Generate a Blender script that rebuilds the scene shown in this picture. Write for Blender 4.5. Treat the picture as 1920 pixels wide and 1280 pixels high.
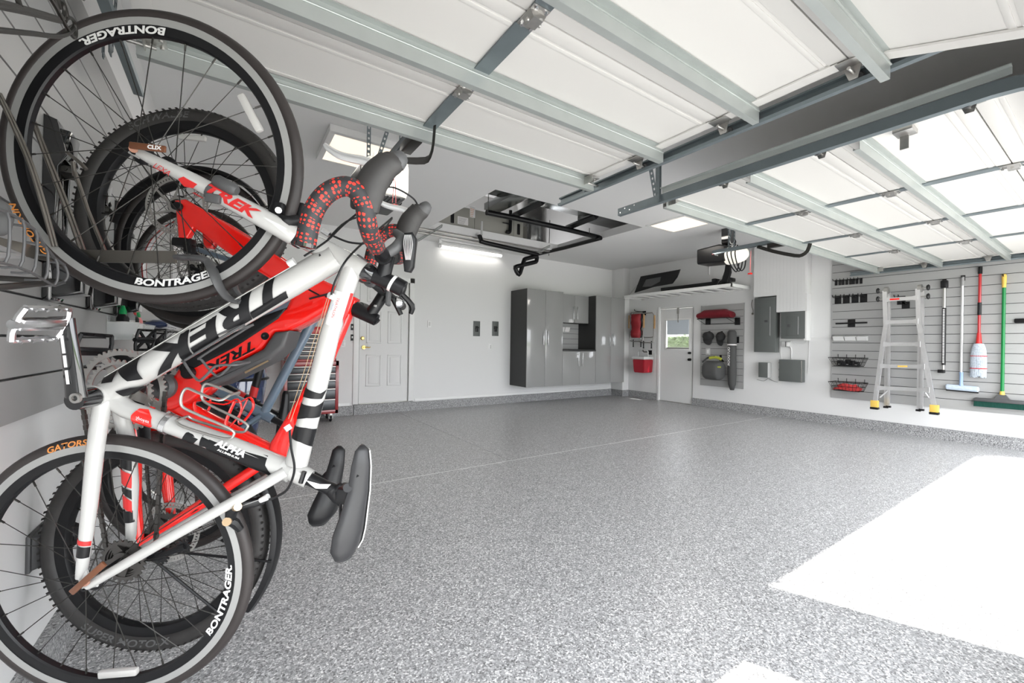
import bpy, bmesh, math, random
from mathutils import Vector as V, Matrix
PI = math.pi; rnd = random.Random(7)
for o in list(bpy.data.objects): bpy.data.objects.remove(o)
SC = bpy.context.scene; COL = SC.collection
# ---------------------------------------------------------------- camera, sky, sun, exposure
F_PX = 787.34; CAM_Z = 1.18
def cam_axes(yaw, pitch, roll):
    f = V((math.sin(yaw), math.cos(yaw), 0)); r = V((math.cos(yaw), -math.sin(yaw), 0)); d = V((0, 0, -1))
    f2 = f*math.cos(pitch) - d*math.sin(pitch); d2 = d*math.cos(pitch) + f*math.sin(pitch)
    return r*math.cos(roll) - d2*math.sin(roll), d2*math.cos(roll) + r*math.sin(roll), f2
CR, CD, CF = cam_axes(math.radians(33.8495), math.radians(.4447), math.radians(.8477))
cd = bpy.data.cameras.new('camera'); cam = bpy.data.objects.new('camera', cd); COL.objects.link(cam)
cd.sensor_width = 36; cd.lens = F_PX/1920*36; cd.clip_start = .02; cd.clip_end = 200
cam.matrix_world = Matrix(((CR.x, -CD.x, -CF.x, 0), (CR.y, -CD.y, -CF.y, 0), (CR.z, -CD.z, -CF.z, CAM_Z), (0, 0, 0, 1)))
SC.camera = cam
SC.view_settings.view_transform = 'Standard'; SC.view_settings.look = 'None'
SC.view_settings.exposure = 0.3; SC.view_settings.gamma = 1; SC.view_settings.use_curve_mapping = False
wd = bpy.data.worlds.new('sky'); SC.world = wd; wd.use_nodes = True
bg = wd.node_tree.nodes['Background']; bg.inputs[0].default_value = (.93, .96, 1, 1); bg.inputs[1].default_value = 6.0
SUN_EL = math.radians(57.5); sd = V((-.39*math.cos(SUN_EL), .921*math.cos(SUN_EL), -math.sin(SUN_EL)))
sl = bpy.data.lights.new('sun', 'SUN'); sl.energy = 9.5; sl.angle = .009; sl.color = (1, .97, .92)
so = bpy.data.objects.new('sun', sl); COL.objects.link(so); so.rotation_euler = sd.to_track_quat('-Z', 'Y').to_euler()
def area(name, loc, sx, sy, power, col, rot=(0, 0, 0)):
    l = bpy.data.lights.new(name, 'AREA'); l.shape = 'RECTANGLE'; l.size = sx; l.size_y = sy; l.energy = power; l.color = col
    o = bpy.data.objects.new(name, l); COL.objects.link(o); o.location = loc; o.rotation_euler = rot; return o
area('panel_lamp_near', (1.01, 4.16, 2.96), .55, .55, 9, (1, .95, .88))
area('panel_lamp_far', (5.57, 3.85, 3.005), .55, .55, 9, (1, .95, .88))
area('strip_lamp', (3.82, 7.03, 2.9), 1.3, .05, 1.5, (1, .97, .92))
def bulb(name, loc, power, col, r=.08):
    l = bpy.data.lights.new(name, 'POINT'); l.energy = power; l.color = col; l.shadow_soft_size = r
    o = bpy.data.objects.new(name, l); COL.objects.link(o); o.location = loc
bulb('opener_bulb_near', (.95, 3.1, 2.44), 5, (1, .96, .9)); bulb('opener_bulb_far', (5.3, 3.12, 2.34), 6, (1, .97, .92))
# ---------------------------------------------------------------- helpers
def ray(u, v): return CR*(u-960) + CD*(v-640) + CF*F_PX
def on(u, v, X=None, Y=None, Z=None):      # where the sight line through a measured pixel meets a wall, floor or shelf plane
    d = ray(u, v)
    t = X/d.x if X is not None else Y/d.y if Y is not None else (Z-CAM_Z)/d.z
    return V((0, 0, CAM_Z)) + d*t
def mat(name, col, rough=.5, metal=0., coat=0., noise=0., nscale=40, bump=0., emit=0., alpha=1., spec=.5, trans=0.):
    m = bpy.data.materials.new(name); m.use_nodes = True; nt = m.node_tree; b = nt.nodes['Principled BSDF']
    b.inputs['Base Color'].default_value = (*col, 1); b.inputs['Roughness'].default_value = rough; b.inputs['Metallic'].default_value = metal
    b.inputs['Coat Weight'].default_value = coat; b.inputs['Specular IOR Level'].default_value = spec
    b.inputs['Alpha'].default_value = alpha; b.inputs['Transmission Weight'].default_value = trans
    if emit: b.inputs['Emission Color'].default_value = (*col, 1); b.inputs['Emission Strength'].default_value = emit
    if noise or bump:
        tc = nt.nodes.new('ShaderNodeTexCoord'); nz = nt.nodes.new('ShaderNodeTexNoise'); nz.inputs['Scale'].default_value = nscale
        nz.inputs['Detail'].default_value = 4; nt.links.new(tc.outputs['Object'], nz.inputs['Vector'])
        if noise:
            mr = nt.nodes.new('ShaderNodeMapRange'); mr.inputs['To Min'].default_value = 1-noise; mr.inputs['To Max'].default_value = 1+noise
            mx = nt.nodes.new('ShaderNodeVectorMath'); mx.operation = 'SCALE'; mx.inputs[0].default_value = col
            nt.links.new(nz.outputs['Fac'], mr.inputs['Value']); nt.links.new(mr.outputs['Result'], mx.inputs['Scale'])
            nt.links.new(mx.outputs[0], b.inputs['Base Color'])
        if bump:
            bp = nt.nodes.new('ShaderNodeBump'); bp.inputs['Strength'].default_value = bump; bp.inputs['Distance'].default_value = .002
            nt.links.new(nz.outputs['Fac'], bp.inputs['Height']); nt.links.new(bp.outputs[0], b.inputs['Normal'])
    return m
def flake(name, rough, scale=170, lo=.08, hi=.78, tint=(1, 1, 1.02)):
    m = mat(name, (.4, .4, .4), rough, spec=.3); nt = m.node_tree; b = nt.nodes['Principled BSDF']
    tc = nt.nodes.new('ShaderNodeTexCoord'); vo = nt.nodes.new('ShaderNodeTexVoronoi'); vo.inputs['Scale'].default_value = scale
    nz = nt.nodes.new('ShaderNodeTexNoise'); nz.inputs['Scale'].default_value = scale*.9
    add = nt.nodes.new('ShaderNodeVectorMath'); add.operation = 'MULTIPLY_ADD'; add.inputs[1].default_value = (.008,)*3
    nt.links.new(tc.outputs['Object'], nz.inputs['Vector']); nt.links.new(nz.outputs['Color'], add.inputs[0]); nt.links.new(tc.outputs['Object'], add.inputs[2])
    nt.links.new(add.outputs[0], vo.inputs['Vector'])
    se = nt.nodes.new('ShaderNodeSeparateColor'); nt.links.new(vo.outputs['Color'], se.inputs[0])
    rp = nt.nodes.new('ShaderNodeValToRGB'); rp.color_ramp.interpolation = 'LINEAR'; e = rp.color_ramp.elements
    e[0].position = 0; e[0].color = (lo, lo, lo, 1); e[1].position = 1; e[1].color = (hi, hi, hi*.99, 1)
    for p, c in ((.16, .25), (.5, .37), (.8, .52)):
        x = e.new(p); x.color = (c*tint[0], c*tint[1], c*tint[2], 1)
    nt.links.new(se.outputs[0], rp.inputs[0]); nt.links.new(rp.outputs[0], b.inputs['Base Color']); return m
M = {}
def mk(n, *a, **k): M[n] = mat(n, *a, **k)
M['floor'] = flake('flake_floor', .33, lo=.12, hi=.85); M['curb'] = flake('flake_curb', .45, lo=.05, hi=.6, tint=(.78, .78, .79))
mk('wall', (.75, .75, .745), .65, bump=.25, nscale=70); mk('ceil', (.8, .8, .795), .8, bump=.2, nscale=60)
mk('trim', (.82, .82, .81), .4); mk('joint_light', (.85, .85, .84), .6); mk('trackm', (.4, .4, .39), .35, .4); mk('vinyl', (.022, .022, .024), .4); mk('joint_dark', (.06, .06, .06), .6)
mk('slat', (.37, .37, .365), .42, noise=.03, nscale=6); mk('groove', (.07, .07, .07), .6)
mk('panel', (.68, .667, .64), .5); mk('galv', (.43, .46, .445), .4, .45, noise=.1, nscale=9); mk('galv_dk', (.2, .235, .25), .45, .6, noise=.12, nscale=12)
mk('zinc', (.48, .47, .45), .35, .9, noise=.12, nscale=60); mk('steel', (.75, .75, .76), .22, 1.); mk('alu', (.8, .8, .8), .33, .85, noise=.06, nscale=30)
mk('blk', (.006, .006, .007), .38, spec=.35); mk('blkgloss', (.01, .01, .011), .08, coat=1.); mk('rubber', (.03, .028, .027), .55, noise=.3, nscale=30, bump=.3)
mk('tire', (.026, .021, .02), .5, noise=.25, nscale=16, bump=.3); mk('iron', (.035, .033, .03), .4, .5); mk('dkgrey', (.07, .07, .072), .5)
mk('white', (.6, .6, .59), .2, coat=.8); mk('pearl', (.46, .455, .44), .22, coat=1.); mk('red', (.86, .008, .004), .16, coat=1.)
mk('redmat', (.55, .02, .02), .4); mk('orange', (.75, .28, .06), .5); mk('lettering', (.7, .7, .69), .5); mk('grey', (.3, .3, .3), .5)
mk('tread_print', (.1, .1, .1), .6); mk('brown', (.16, .06, .028), .28, .3); mk('bluegrey', (.115, .16, .21), .22, coat=.8)
mk('navy', (.012, .026, .085), .12, coat=1.); mk('chest_red', (.28, .02, .022), .28, coat=.5); mk('chest_top', (.42, .012, .016), .3, coat=.5)
mk('drawer', (.055, .058, .062), .28, .3); mk('cab', (.3, .3, .297), .13, coat=.5); mk('cab_side', (.03, .03, .03), .45)
mk('panelgrey', (.115, .125, .12), .5); mk('brass', (.62, .42, .13), .25, 1.); mk('warm', (1, .86, .7), .5, emit=.78); mk('tube', (1, .985, .95), .5, emit=1.8)
mk('lamp_glass', (.9, .87, .78), .3, emit=.45); mk('chainm', (.1, .095, .09), .35, .9); mk('fabric', (.03, .03, .031), .85, bump=.5, nscale=120)
mk('fabric_grey', (.075, .075, .075), .8, bump=.4, nscale=90); mk('maroon', (.16, .004, .012), .6, noise=.2, nscale=12); mk('chair_red', (.3, .018, .025), .6, noise=.25, nscale=9)
mk('wood', (.5, .3, .14), .4, noise=.15, nscale=20); mk('cooler', (.38, .012, .025), .3); mk('green', (.0, .2, .045), .35); mk('yellow', (.75, .5, .1), .45)
mk('lime', (.42, .45, .05), .7); mk('paleblue', (.3, .42, .62), .5); mk('mopcloth', (.45, .5, .56), .9, noise=.5, nscale=60, bump=1.); mk('bristle', (.0, .05, .035), .8)
mk('hedge', (.05, .085, .015), .7, noise=.7, nscale=14); mk('concrete', (.5, .49, .47), .85, noise=.06, nscale=8); mk('lawn', (.09, .15, .04), .9, noise=.3, nscale=3)
mk('hvac', (.34, .335, .3), .5); mk('duct', (.25, .26, .26), .22, .9, noise=.2, nscale=4); mk('attic', (.3, .29, .28), .9); mk('foil', (.7, .69, .68), .15, .95, bump=1., nscale=8)
mk('clear', (.9, .93, .93), .06, alpha=.3); mk('glass', (1, 1, 1), .02, alpha=.12); mk('reflector', (.6, .59, .57), .15, alpha=.7); mk('blind', (.62, .68, .74), .8)
mk('nozzle', (.0, .3, .08), .4); mk('label', (.8, .78, .78), .6); mk('pink', (.8, .25, .25), .6); mk('rope', (.55, .05, .05), .8)
mk('fender', (.25, .6, .9), .3); mk('gold', (.55, .4, .25), .3, .8); mk('stucco', (.7, .68, .63), .9)
mk('slat_light', (.72, .72, .71), .5); mk('paleblue2', (.5, .58, .68), .9, noise=.2, nscale=40)
mk('bronze', (.19, .175, .155), .28, .8)
def tapemat():
    m = mat('bar_tape', (.02, .02, .02), .6); nt = m.node_tree; b = nt.nodes['Principled BSDF']
    uv = nt.nodes.new('ShaderNodeUVMap'); mp = nt.nodes.new('ShaderNodeMapping'); mp.inputs['Scale'].default_value = (13, 125, 1); mp.inputs['Rotation'].default_value = (0, 0, 0)
    vo = nt.nodes.new('ShaderNodeTexVoronoi'); vo.inputs['Scale'].default_value = 1.; vo.inputs['Randomness'].default_value = .35
    lt = nt.nodes.new('ShaderNodeMath'); lt.operation = 'LESS_THAN'; lt.inputs[1].default_value = .36
    sx = nt.nodes.new('ShaderNodeSeparateXYZ'); wv = nt.nodes.new('ShaderNodeMath'); wv.operation = 'SINE'
    ml = nt.nodes.new('ShaderNodeMath'); ml.operation = 'MULTIPLY'; ml.inputs[1].default_value = 210
    ad = nt.nodes.new('ShaderNodeMath'); ad.operation = 'MULTIPLY_ADD'; ad.inputs[1].default_value = 6.283
    gt = nt.nodes.new('ShaderNodeMath'); gt.operation = 'GREATER_THAN'; gt.inputs[1].default_value = -.45
    an = nt.nodes.new('ShaderNodeMath'); an.operation = 'MULTIPLY'; mx = nt.nodes.new('ShaderNodeMix'); mx.data_type = 'RGBA'
    mx.inputs['A'].default_value = (.022, .022, .024, 1); mx.inputs['B'].default_value = (.75, .035, .02, 1)
    L = nt.links.new; L(uv.outputs[0], mp.inputs[0]); L(mp.outputs[0], vo.inputs['Vector']); L(vo.outputs['Distance'], lt.inputs[0])
    L(uv.outputs[0], sx.inputs[0]); L(sx.outputs[1], ml.inputs[0]); L(sx.outputs[0], ad.inputs[0]); L(ml.outputs[0], ad.inputs[2]); L(ad.outputs[0], wv.inputs[0]); L(wv.outputs[0], gt.inputs[0])
    L(lt.outputs[0], an.inputs[0]); L(gt.outputs[0], an.inputs[1]); L(an.outputs[0], mx.inputs['Factor']); L(mx.outputs['Result'], b.inputs['Base Color']); return m
M['tape'] = tapemat()
def perp(d):
    a = V((0, 0, 1)) if abs(d.z) < .9 else V((1, 0, 0))
    x = d.cross(a).normalized(); return x, d.cross(x).normalized()
OFF = {}
class G:
    """collects shapes in world space, then links them as ONE mesh object"""
    def __init__(s): s.bm = bmesh.new(); s.uv = None
    def obox(s, c, ax, ay, az, bev=0):             # centre and three half-extent vectors
        c = V(c); vs = []
        for k in (-1, 1):
            for j in (-1, 1):
                for i in (-1, 1): vs.append(s.bm.verts.new(c + V(ax)*i + V(ay)*j + V(az)*k))
        fs = []
        for f in ((0, 2, 3, 1), (4, 5, 7, 6), (0, 1, 5, 4), (2, 6, 7, 3), (0, 4, 6, 2), (1, 3, 7, 5)): fs.append(s.bm.faces.new([vs[i] for i in f]))
        if bev:
            es = {e for f in fs for e in f.edges}
            bmesh.ops.bevel(s.bm, geom=list(es), offset=bev, segments=2, profile=.5, affect='EDGES')
        return s
    def box(s, x0, x1, y0, y1, z0, z1, bev=0):
        return s.obox(((x0+x1)/2, (y0+y1)/2, (z0+z1)/2), ((x1-x0)/2, 0, 0), (0, (y1-y0)/2, 0), (0, 0, (z1-z0)/2), bev)
    def tube(s, pts, r, n=8, closed=False, flat=1., up=None, smooth=0, uv=False):
        pts = [V(p) for p in pts]; rs = list(r) if hasattr(r, '__len__') else [r]*len(pts)
        if smooth and len(pts) > 2:
            q, qr = [], []; N = len(pts); rng = N if closed else N-1
            for i in range(rng):
                g = (lambda j: pts[j % N]) if closed else (lambda j: pts[max(0, min(N-1, j))])
                p0, p1, p2, p3 = g(i-1), g(i), g(i+1), g(i+2); r1, r2 = rs[i], rs[(i+1) % N]
                for k in range(smooth):
                    t = k/smooth; q.append(.5*((2*p1) + (p2-p0)*t + (2*p0-5*p1+4*p2-p3)*t*t + (3*p1-p0-3*p2+p3)*t**3)); qr.append(r1+(r2-r1)*t)
            if not closed: q.append(pts[-1]); qr.append(rs[-1])
            pts, rs = q, qr
        N = len(pts); rings = []; x = None; L = 0; Ls = []
        for i, p in enumerate(pts):
            if i: L += (p-pts[i-1]).length
            Ls.append(L)
            a = pts[(i-1) % N] if (closed or i) else p; b = pts[(i+1) % N] if (closed or i < N-1) else p
            d = (b-a).normalized()
            if d.length < .5: d = V((0, 0, 1))
            if x is None:
                if up is not None: x = V(up) - d*V(up).dot(d); x.normalize()
                else: x = perp(d)[0]
            else:
                x = x - d*x.dot(d)
                if x.length < 1e-5: x = perp(d)[0]
                x.normalize()
            y = d.cross(x)
            rings.append([s.bm.verts.new(p + (x*math.cos(2*PI*k/n)*flat + y*math.sin(2*PI*k/n))*rs[i]) for k in range(n)])
        if uv: s.uv = s.bm.loops.layers.uv.verify()
        for i in range(N if closed else N-1):
            A, B = rings[i], rings[(i+1) % N]
            for k in range(n):
                f = s.bm.faces.new((A[k], A[(k+1) % n], B[(k+1) % n], B[k]))
                if uv:
                    for lp, (uu, vv) in zip(f.loops, ((k/n, Ls[i]), ((k+1)/n, Ls[i]), ((k+1)/n, Ls[i+1]), (k/n, Ls[i+1]))): lp[s.uv].uv = (uu, vv)
        if not closed:
            s.bm.faces.new(rings[0][::-1]); s.bm.faces.new(rings[-1])
        return s
    def lathe(s, prof, c, ax, n=32, closed=False, x=None, a0=0., a1=2*PI):
        c = V(c); ax = V(ax).normalized(); px = perp(ax)[0] if x is None else V(x).normalized(); py = ax.cross(px)
        full = abs(a1-a0-2*PI) < 1e-6; m = n if full else n+1; R = []
        for i in range(m):
            a = a0+(a1-a0)*i/n; d = px*math.cos(a)+py*math.sin(a)
            R.append([s.bm.verts.new(c + d*r + ax*h) for r, h in prof])
        K = len(prof)
        for i in range(n):
            A, B = R[i], R[(i+1) % m]
            for k in range(K if closed else K-1):
                q = (A[k], B[k], B[(k+1) % K], A[(k+1) % K])
                if len({v.co.to_tuple(6) for v in q}) >= 3: s.bm.faces.new(q)
        if not full and closed:
            s.bm.faces.new(R[0]); s.bm.faces.new(R[-1][::-1])
        return s
    def cyl(s, a, b, r, n=16): return s.tube([a, b], r, n)
    def prism(s, poly, vec, bev=0):
        vec = V(vec); A = [s.bm.verts.new(V(p)) for p in poly]; B = [s.bm.verts.new(V(p)+vec) for p in poly]
        fs = [s.bm.faces.new(A[::-1]), s.bm.faces.new(B)]
        for i in range(len(A)): fs.append(s.bm.faces.new((A[i], A[(i+1) % len(A)], B[(i+1) % len(A)], B[i])))
        bmesh.ops.recalc_face_normals(s.bm, faces=fs)
        if bev:
            es = [e for e in (set(fs[0].edges) | set(fs[1].edges))]
            bmesh.ops.bevel(s.bm, geom=es, offset=bev, segments=3, profile=.6, affect='EDGES')
        return s
    def loft(s, rings, cap=True):
        R = [[s.bm.verts.new(V(p)) for p in r] for r in rings]; n = len(R[0])
        for A, B in zip(R, R[1:]):
            for k in range(n): s.bm.faces.new((A[k], A[(k+1) % n], B[(k+1) % n], B[k]))
        if cap: s.bm.faces.new(R[0][::-1]); s.bm.faces.new(R[-1])
        return s
    def ball(s, c, rx, ry=None, rz=None, n=14):
        ry = ry or rx; rz = rz or rx
        mtx = Matrix.Translation(V(c)) @ Matrix.Diagonal((rx, ry, rz, 1)); bmesh.ops.create_uvsphere(s.bm, u_segments=n, v_segments=max(6, n*2//3), radius=1, matrix=mtx); return s
    def done(s, name, m, parent=None, ang=38, recalc=True, kind=None, label=None, cat=None, group=None):
        if recalc: bmesh.ops.recalc_face_normals(s.bm, faces=s.bm.faces[:])
        if parent is None:
            xs = [v.co for v in s.bm.verts]; off = V(((min(v.x for v in xs)+max(v.x for v in xs))/2, (min(v.y for v in xs)+max(v.y for v in xs))/2, min(v.z for v in xs)))
        else: off = OFF[parent.name]
        bmesh.ops.translate(s.bm, verts=s.bm.verts[:], vec=-off)
        me = bpy.data.meshes.new(name); s.bm.to_mesh(me); s.bm.free()
        me.materials.append(M[m] if isinstance(m, str) else m)
        if ang:
            for p in me.polygons: p.use_smooth = True
            me.set_sharp_from_angle(angle=math.radians(ang))
        o = bpy.data.objects.new(name, me); COL.objects.link(o)
        if parent is None: o.location = off
        else: o.parent = parent
        OFF[o.name] = off
        if kind: o['kind'] = kind
        if label: o['label'] = label
        if cat: o['category'] = cat
        if group: o['group'] = group
        return o
def thing(name, label, cat, loc, group=None, kind=None):
    o = bpy.data.objects.new(name, None); o.empty_display_size = .05; COL.objects.link(o); o.location = V(loc); OFF[o.name] = V(loc)
    if kind: o['kind'] = kind
    else: o['label'] = label; o['category'] = cat
    if group: o['group'] = group
    return o
def dup(o, delta, label=None, parent=None):       # a copy of a thing (or part) with copies of its parts and sub-parts
    c = o.copy(); COL.objects.link(c); OFF[c.name] = OFF[o.name] + V(delta)
    if parent is None: c.location = o.location + V(delta)
    else: c.parent = parent; OFF[c.name] = OFF[parent.name]
    if label: c['label'] = label
    for ch in list(o.children): dup(ch, (0, 0, 0), None, c)
    return c
def text_bm(body, size, fn, bold=.0, shear=0., strips=0, sx=1.):
    """flat lettering as thin mesh; fn maps (x right along the line, y up) to a world point"""
    cu = bpy.data.curves.new('t', 'FONT'); cu.body = body; cu.size = size; cu.offset = bold; cu.shear = shear; cu.resolution_u = 4; cu.align_x = 'CENTER'; cu.align_y = 'CENTER'
    o = bpy.data.objects.new('t', cu); COL.objects.link(o); dg = bpy.context.evaluated_depsgraph_get(); me = o.evaluated_get(dg).to_mesh()
    bm = bmesh.new(); bm.from_mesh(me); o.evaluated_get(dg).to_mesh_clear(); bpy.data.objects.remove(o); bpy.data.curves.remove(cu)
    bmesh.ops.scale(bm, vec=(sx, 1, 1), verts=bm.verts[:])
    if strips:
        xs = [v.co.x for v in bm.verts]; ys = [v.co.y for v in bm.verts]
        for i in range(1, strips):
            bmesh.ops.bisect_plane(bm, geom=bm.verts[:]+bm.edges[:]+bm.faces[:], plane_co=(0, min(ys)+(max(ys)-min(ys))*i/strips, 0), plane_no=(0, 1, 0))
        k = max(2, int(strips*(max(xs)-min(xs))/(max(ys)-min(ys))/2))
        for i in range(1, k):
            bmesh.ops.bisect_plane(bm, geom=bm.verts[:]+bm.edges[:]+bm.faces[:], plane_co=(min(xs)+(max(xs)-min(xs))*i/k, 0, 0), plane_no=(1, 0, 0))
    for v in bm.verts: v.co = fn(v.co.x, v.co.y)
    g = G(); g.bm.free(); g.bm = bm; return g
def bolt(g, p, ax, r=.008, h=.006):
    ax = V(ax).normalized(); g.tube([V(p), V(p)+ax*h], r, 6)
def strap(g, a, b, wdir, width, th=.003, pitch=.045):      # perforated steel strap: two rails and rungs leave real holes
    a = V(a); b = V(b); d = (b-a); L = d.length; d.normalize(); w = V(wdir) - d*V(wdir).dot(d); w.normalize(); nrm = d.cross(w)*th/2
    for sgn in (-1, 1): g.obox((a+b)/2 + w*sgn*width*.36, d*L/2, w*width*.14, nrm)
    k = max(2, int(L/pitch))
    for i in range(k+1): g.obox(a+d*L*i/k, d*pitch*.28, w*width*.24, nrm)
# ---------------------------------------------------------------- the setting
XL, XR, YB, YF, ZC = -.53, 7.9, 7.13, -.11, 3.03
def struct(name, g, m, parent=None): return g.done(name, m, parent, kind='structure' if parent is None else None)
fl = struct('floor', G().box(XL-.1, XR+.1, YF-.3, YB+.1, -.12, -.006), 'joint_dark')
JX, JY = 2.39, 3.56
for x0, x1, y0, y1 in ((XL, XR, YF-.12, JY-.005), (XL, JX-.003, JY+.005, YB), (JX+.003, XR+.05, JY+.005, YB)):
    G().box(x0, x1, y0, y1, -.03, 0).done('slab', 'floor', fl, ang=0)
G().box(XL, XR, JY-.005, JY+.005, -.006, .0004).done('joint_filler', 'joint_light', fl, ang=0)
drv = struct('driveway', G().box(-14, 22, -14, YF-.12, -.13, -.012), 'concrete'); struct('lawn', G().box(-30, 40, -45, -14, -.13, -.03), 'lawn')
struct('side_yard', G().box(XR+.1, 22, YF, 16, -.14, -.05), 'concrete')
# ceiling around the open hatch
HX0, HX1, HY0, HY1 = 2.6, 5.28, 4.28, 6.33
ce = G()
for x0, x1, y0, y1 in ((XL-.1, XR+.1, YF-.1, HY0), (XL-.1, HX0, HY0, HY1), (HX1, XR+.1, HY0, HY1), (XL-.1, XR+.1, HY1, YB+.1)): ce.box(x0, x1, y0, y1, ZC, ZC+.12)
ce = struct('ceiling', ce, 'ceil')
at = G(); at.box(1.0, 6.6, 3.2, 3.3, ZC+.12, 4.6).box(1.0, 6.6, 8.4, 8.5, ZC+.12, 4.6).box(.9, 1.0, 3.2, 8.5, ZC+.12, 4.6).box(6.6, 6.7, 3.2, 8.5, ZC+.12, 4.6).box(.9, 6.7, 3.2, 8.5, 4.6, 4.7)
struct('trim_1', at, 'attic')
# back wall
DX0, DX1, DZ0, DZ1 = 1.765, 2.59, .17, 2.22
wb = struct('wall_back', G().box(DX0-.2, DX1+.2, YB+.06, YB+.1, 0, ZC).box(XL-.1, DX0-.03, YB, YB+.1, 0, ZC).box(DX1+.03, XR+.1, YB, YB+.1, 0, ZC).box(DX0-.03, DX1+.03, YB, YB+.1, DZ1+.03, ZC).box(DX0-.03, DX1+.03, YB, YB+.1, 0, DZ0), 'wall')  # first box: unseen backing added behind the door to stop daylight leaking in
struct('baseboard_back', G().box(XL, 1.66, YB-.045, YB, 0, .15).box(1.68, 2.68, YB-.06, YB, 0, .165).box(2.682, 7.66, YB-.045, YB, 0, .15), 'curb')
tr = G()
for a, b in ((XL, 1.62), (2.72, 7.6)): tr.box(a, b, YB-.018, YB, .15, .2, .004)
struct('trim_2', tr, 'trim')
cs = G(); cs.box(DX0-.1, DX0-.012, YB-.022, YB, DZ0, DZ1+.1, .005).box(DX1+.012, DX1+.1, YB-.022, YB, DZ0, DZ1+.1, .005).box(DX0-.1, DX1+.1, YB-.022, YB, DZ1+.012, DZ1+.1, .005)
struct('trim_3', cs, 'trim')
d1 = thing('door_1', '', '', (DX0, YB, DZ0), kind='structure')
dg = G(); dg.box(DX0, DX1, YB+.012, YB+.05, DZ0+.005, DZ1)
dg.done('door_slab', 'wall', d1)
for cx in (DX0+.235, DX1-.235):
    for z0, z1 in ((.45, .98), (1.17, 1.72), (1.86, 2.1)):
        g = G(); w = .125
        for x0, x1, a0, a1 in ((cx-w, cx+w, z0, z0+.02), (cx-w, cx+w, z1-.02, z1), (cx-w, cx-w+.02, z0, z1), (cx+w-.02, cx+w, z0, z1)): g.box(x0, x1, YB+.002, YB+.014, a0, a1, .004)
        g.box(cx-w+.045, cx+w-.045, YB+.004, YB+.014, z0+.045, z1-.045, .006); g.done('raised_panel', 'wall', d1)
lk = on(682, 651, Y=YB-.01)
g = G(); g.lathe([(0, -.012), (.03, -.012), (.033, 0), (.033, .014)], lk, (0, 1, 0), 20); g.tube([lk+V((0, -.045, 0)), lk+V((.03, -.05, .003)), lk+V((.075, -.048, -.002)), lk+V((.1, -.045, .008))], [.009, .011, .009, .005], 10); g.tube([lk, lk+V((0, -.05, 0))], .011, 10); g.done('lever_handle', 'brass', d1, label='brass lever handle')
dbp = on(680, 634, Y=YB-.01); g = G(); g.lathe([(0, -.018), (.02, -.018), (.03, -.004), (.031, .012)], dbp, (0, 1, 0), 20); g.done('deadbolt', 'brass', d1, label='brass deadbolt')
g = G(); g.box(DX0, DX1, YB-.03, YB+.05, DZ0-.004, DZ0+.008, .003); g.done('threshold', 'zinc', d1)
# left wall
wl = struct('wall_left', G().box(XL-.1, XL, YF-.1, YB+.1, 0, ZC), 'wall')
struct('baseboard_left', G().box(XL, XL+.03, YF, YB-.045, 0, .15), 'curb')
LZ0, LST = .938, .1213
bk = G().box(XL, XL+.006, YF, 5.6, LZ0, LZ0+LST*13).done('slat_backing', 'groove', wl, ang=0)
for i in range(13): G().box(XL+.002, XL+.02, YF, 5.6, LZ0+LST*i+(.0075 if i else 0), LZ0+LST*(i+1)).done('slat', 'slat', wl, ang=0)
# right wall: side door opening, column in the corner, chase around the breaker panels
SY0, SY1, SZ = 5.105, 5.9, 2.02
wr = struct('wall_right', G().box(XR, XR+.12, YF-.1, SY0, 0, ZC).box(XR, XR+.12, SY1, YB+.1, 0, ZC).box(XR, XR+.12, SY0, SY1, SZ, ZC), 'wall')
struct('baseboard_right', G().box(XR-.03, XR, YF, SY0-.01, 0, .15).box(XR-.03, XR, SY1+.06, 6.78, 0, .15).box(7.66, 7.69, 6.75, YB, 0, .15).box(7.66, XR-.03, 6.74, 6.77, 0, .15), 'curb')
struct('trim_4', G().box(7.69, XR, 6.77, YB, 0, ZC, .006), 'wall')
RST = .1222
def slats(par, y0, y1, z0, n, x):
    G().box(x-.006, x, y0, y1, z0, z0+RST*n).done('slat_backing', 'groove', par, ang=0)
    for i in range(n): G().box(x-.019, x-.002, y0, y1, z0+RST*i+(.0075 if i else 0), z0+RST*(i+1)).done('slat', 'slat', par, ang=0)
slats(wr, YF, 2.69, .425, 21, XR)
slats(wr, 4.07, 4.905, .425, 13, XR)
struct('trim_5', G().box(XR-.022, XR, 2.69, 2.7, .425, 2.99).box(XR-.022, XR, 4.905, 4.917, .425, 2.02).box(XR-.022, XR, 4.058, 4.07, .425, 2.02), 'slat')
# plywood lined chase above the breakers
c0, c1 = on(1413, 560, X=7.74), on(1513, 560, X=7.74); CY0, CY1 = c1.y, c0.y
zb1 = on(1480, 584, X=7.74).z; zb2 = on(1430, 556, X=7.74).z; ym = on(1456, 560, X=7.74).y
chs = struct('trim_6', G().box(7.745, XR, CY0, CY1, zb2, ZC, .012).box(7.745, XR, CY0, ym, zb1, zb2), 'wall')
nb = 15
for i in range(nb):
    y = CY0+.03+(CY1-CY0-.03)*(i+.5)/nb; G().box(7.743, 7.746, y-(CY1-CY0)/nb*.47, y+(CY1-CY0)/nb*.47, (zb1 if y < ym else zb2)+.006, ZC-.002).done('board', 'wall', chs)
struct('trim_7', G().box(7.745, XR, CY0, CY0+.045, on(1500, 638, X=7.8).z, zb1, .004), 'trim')
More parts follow.
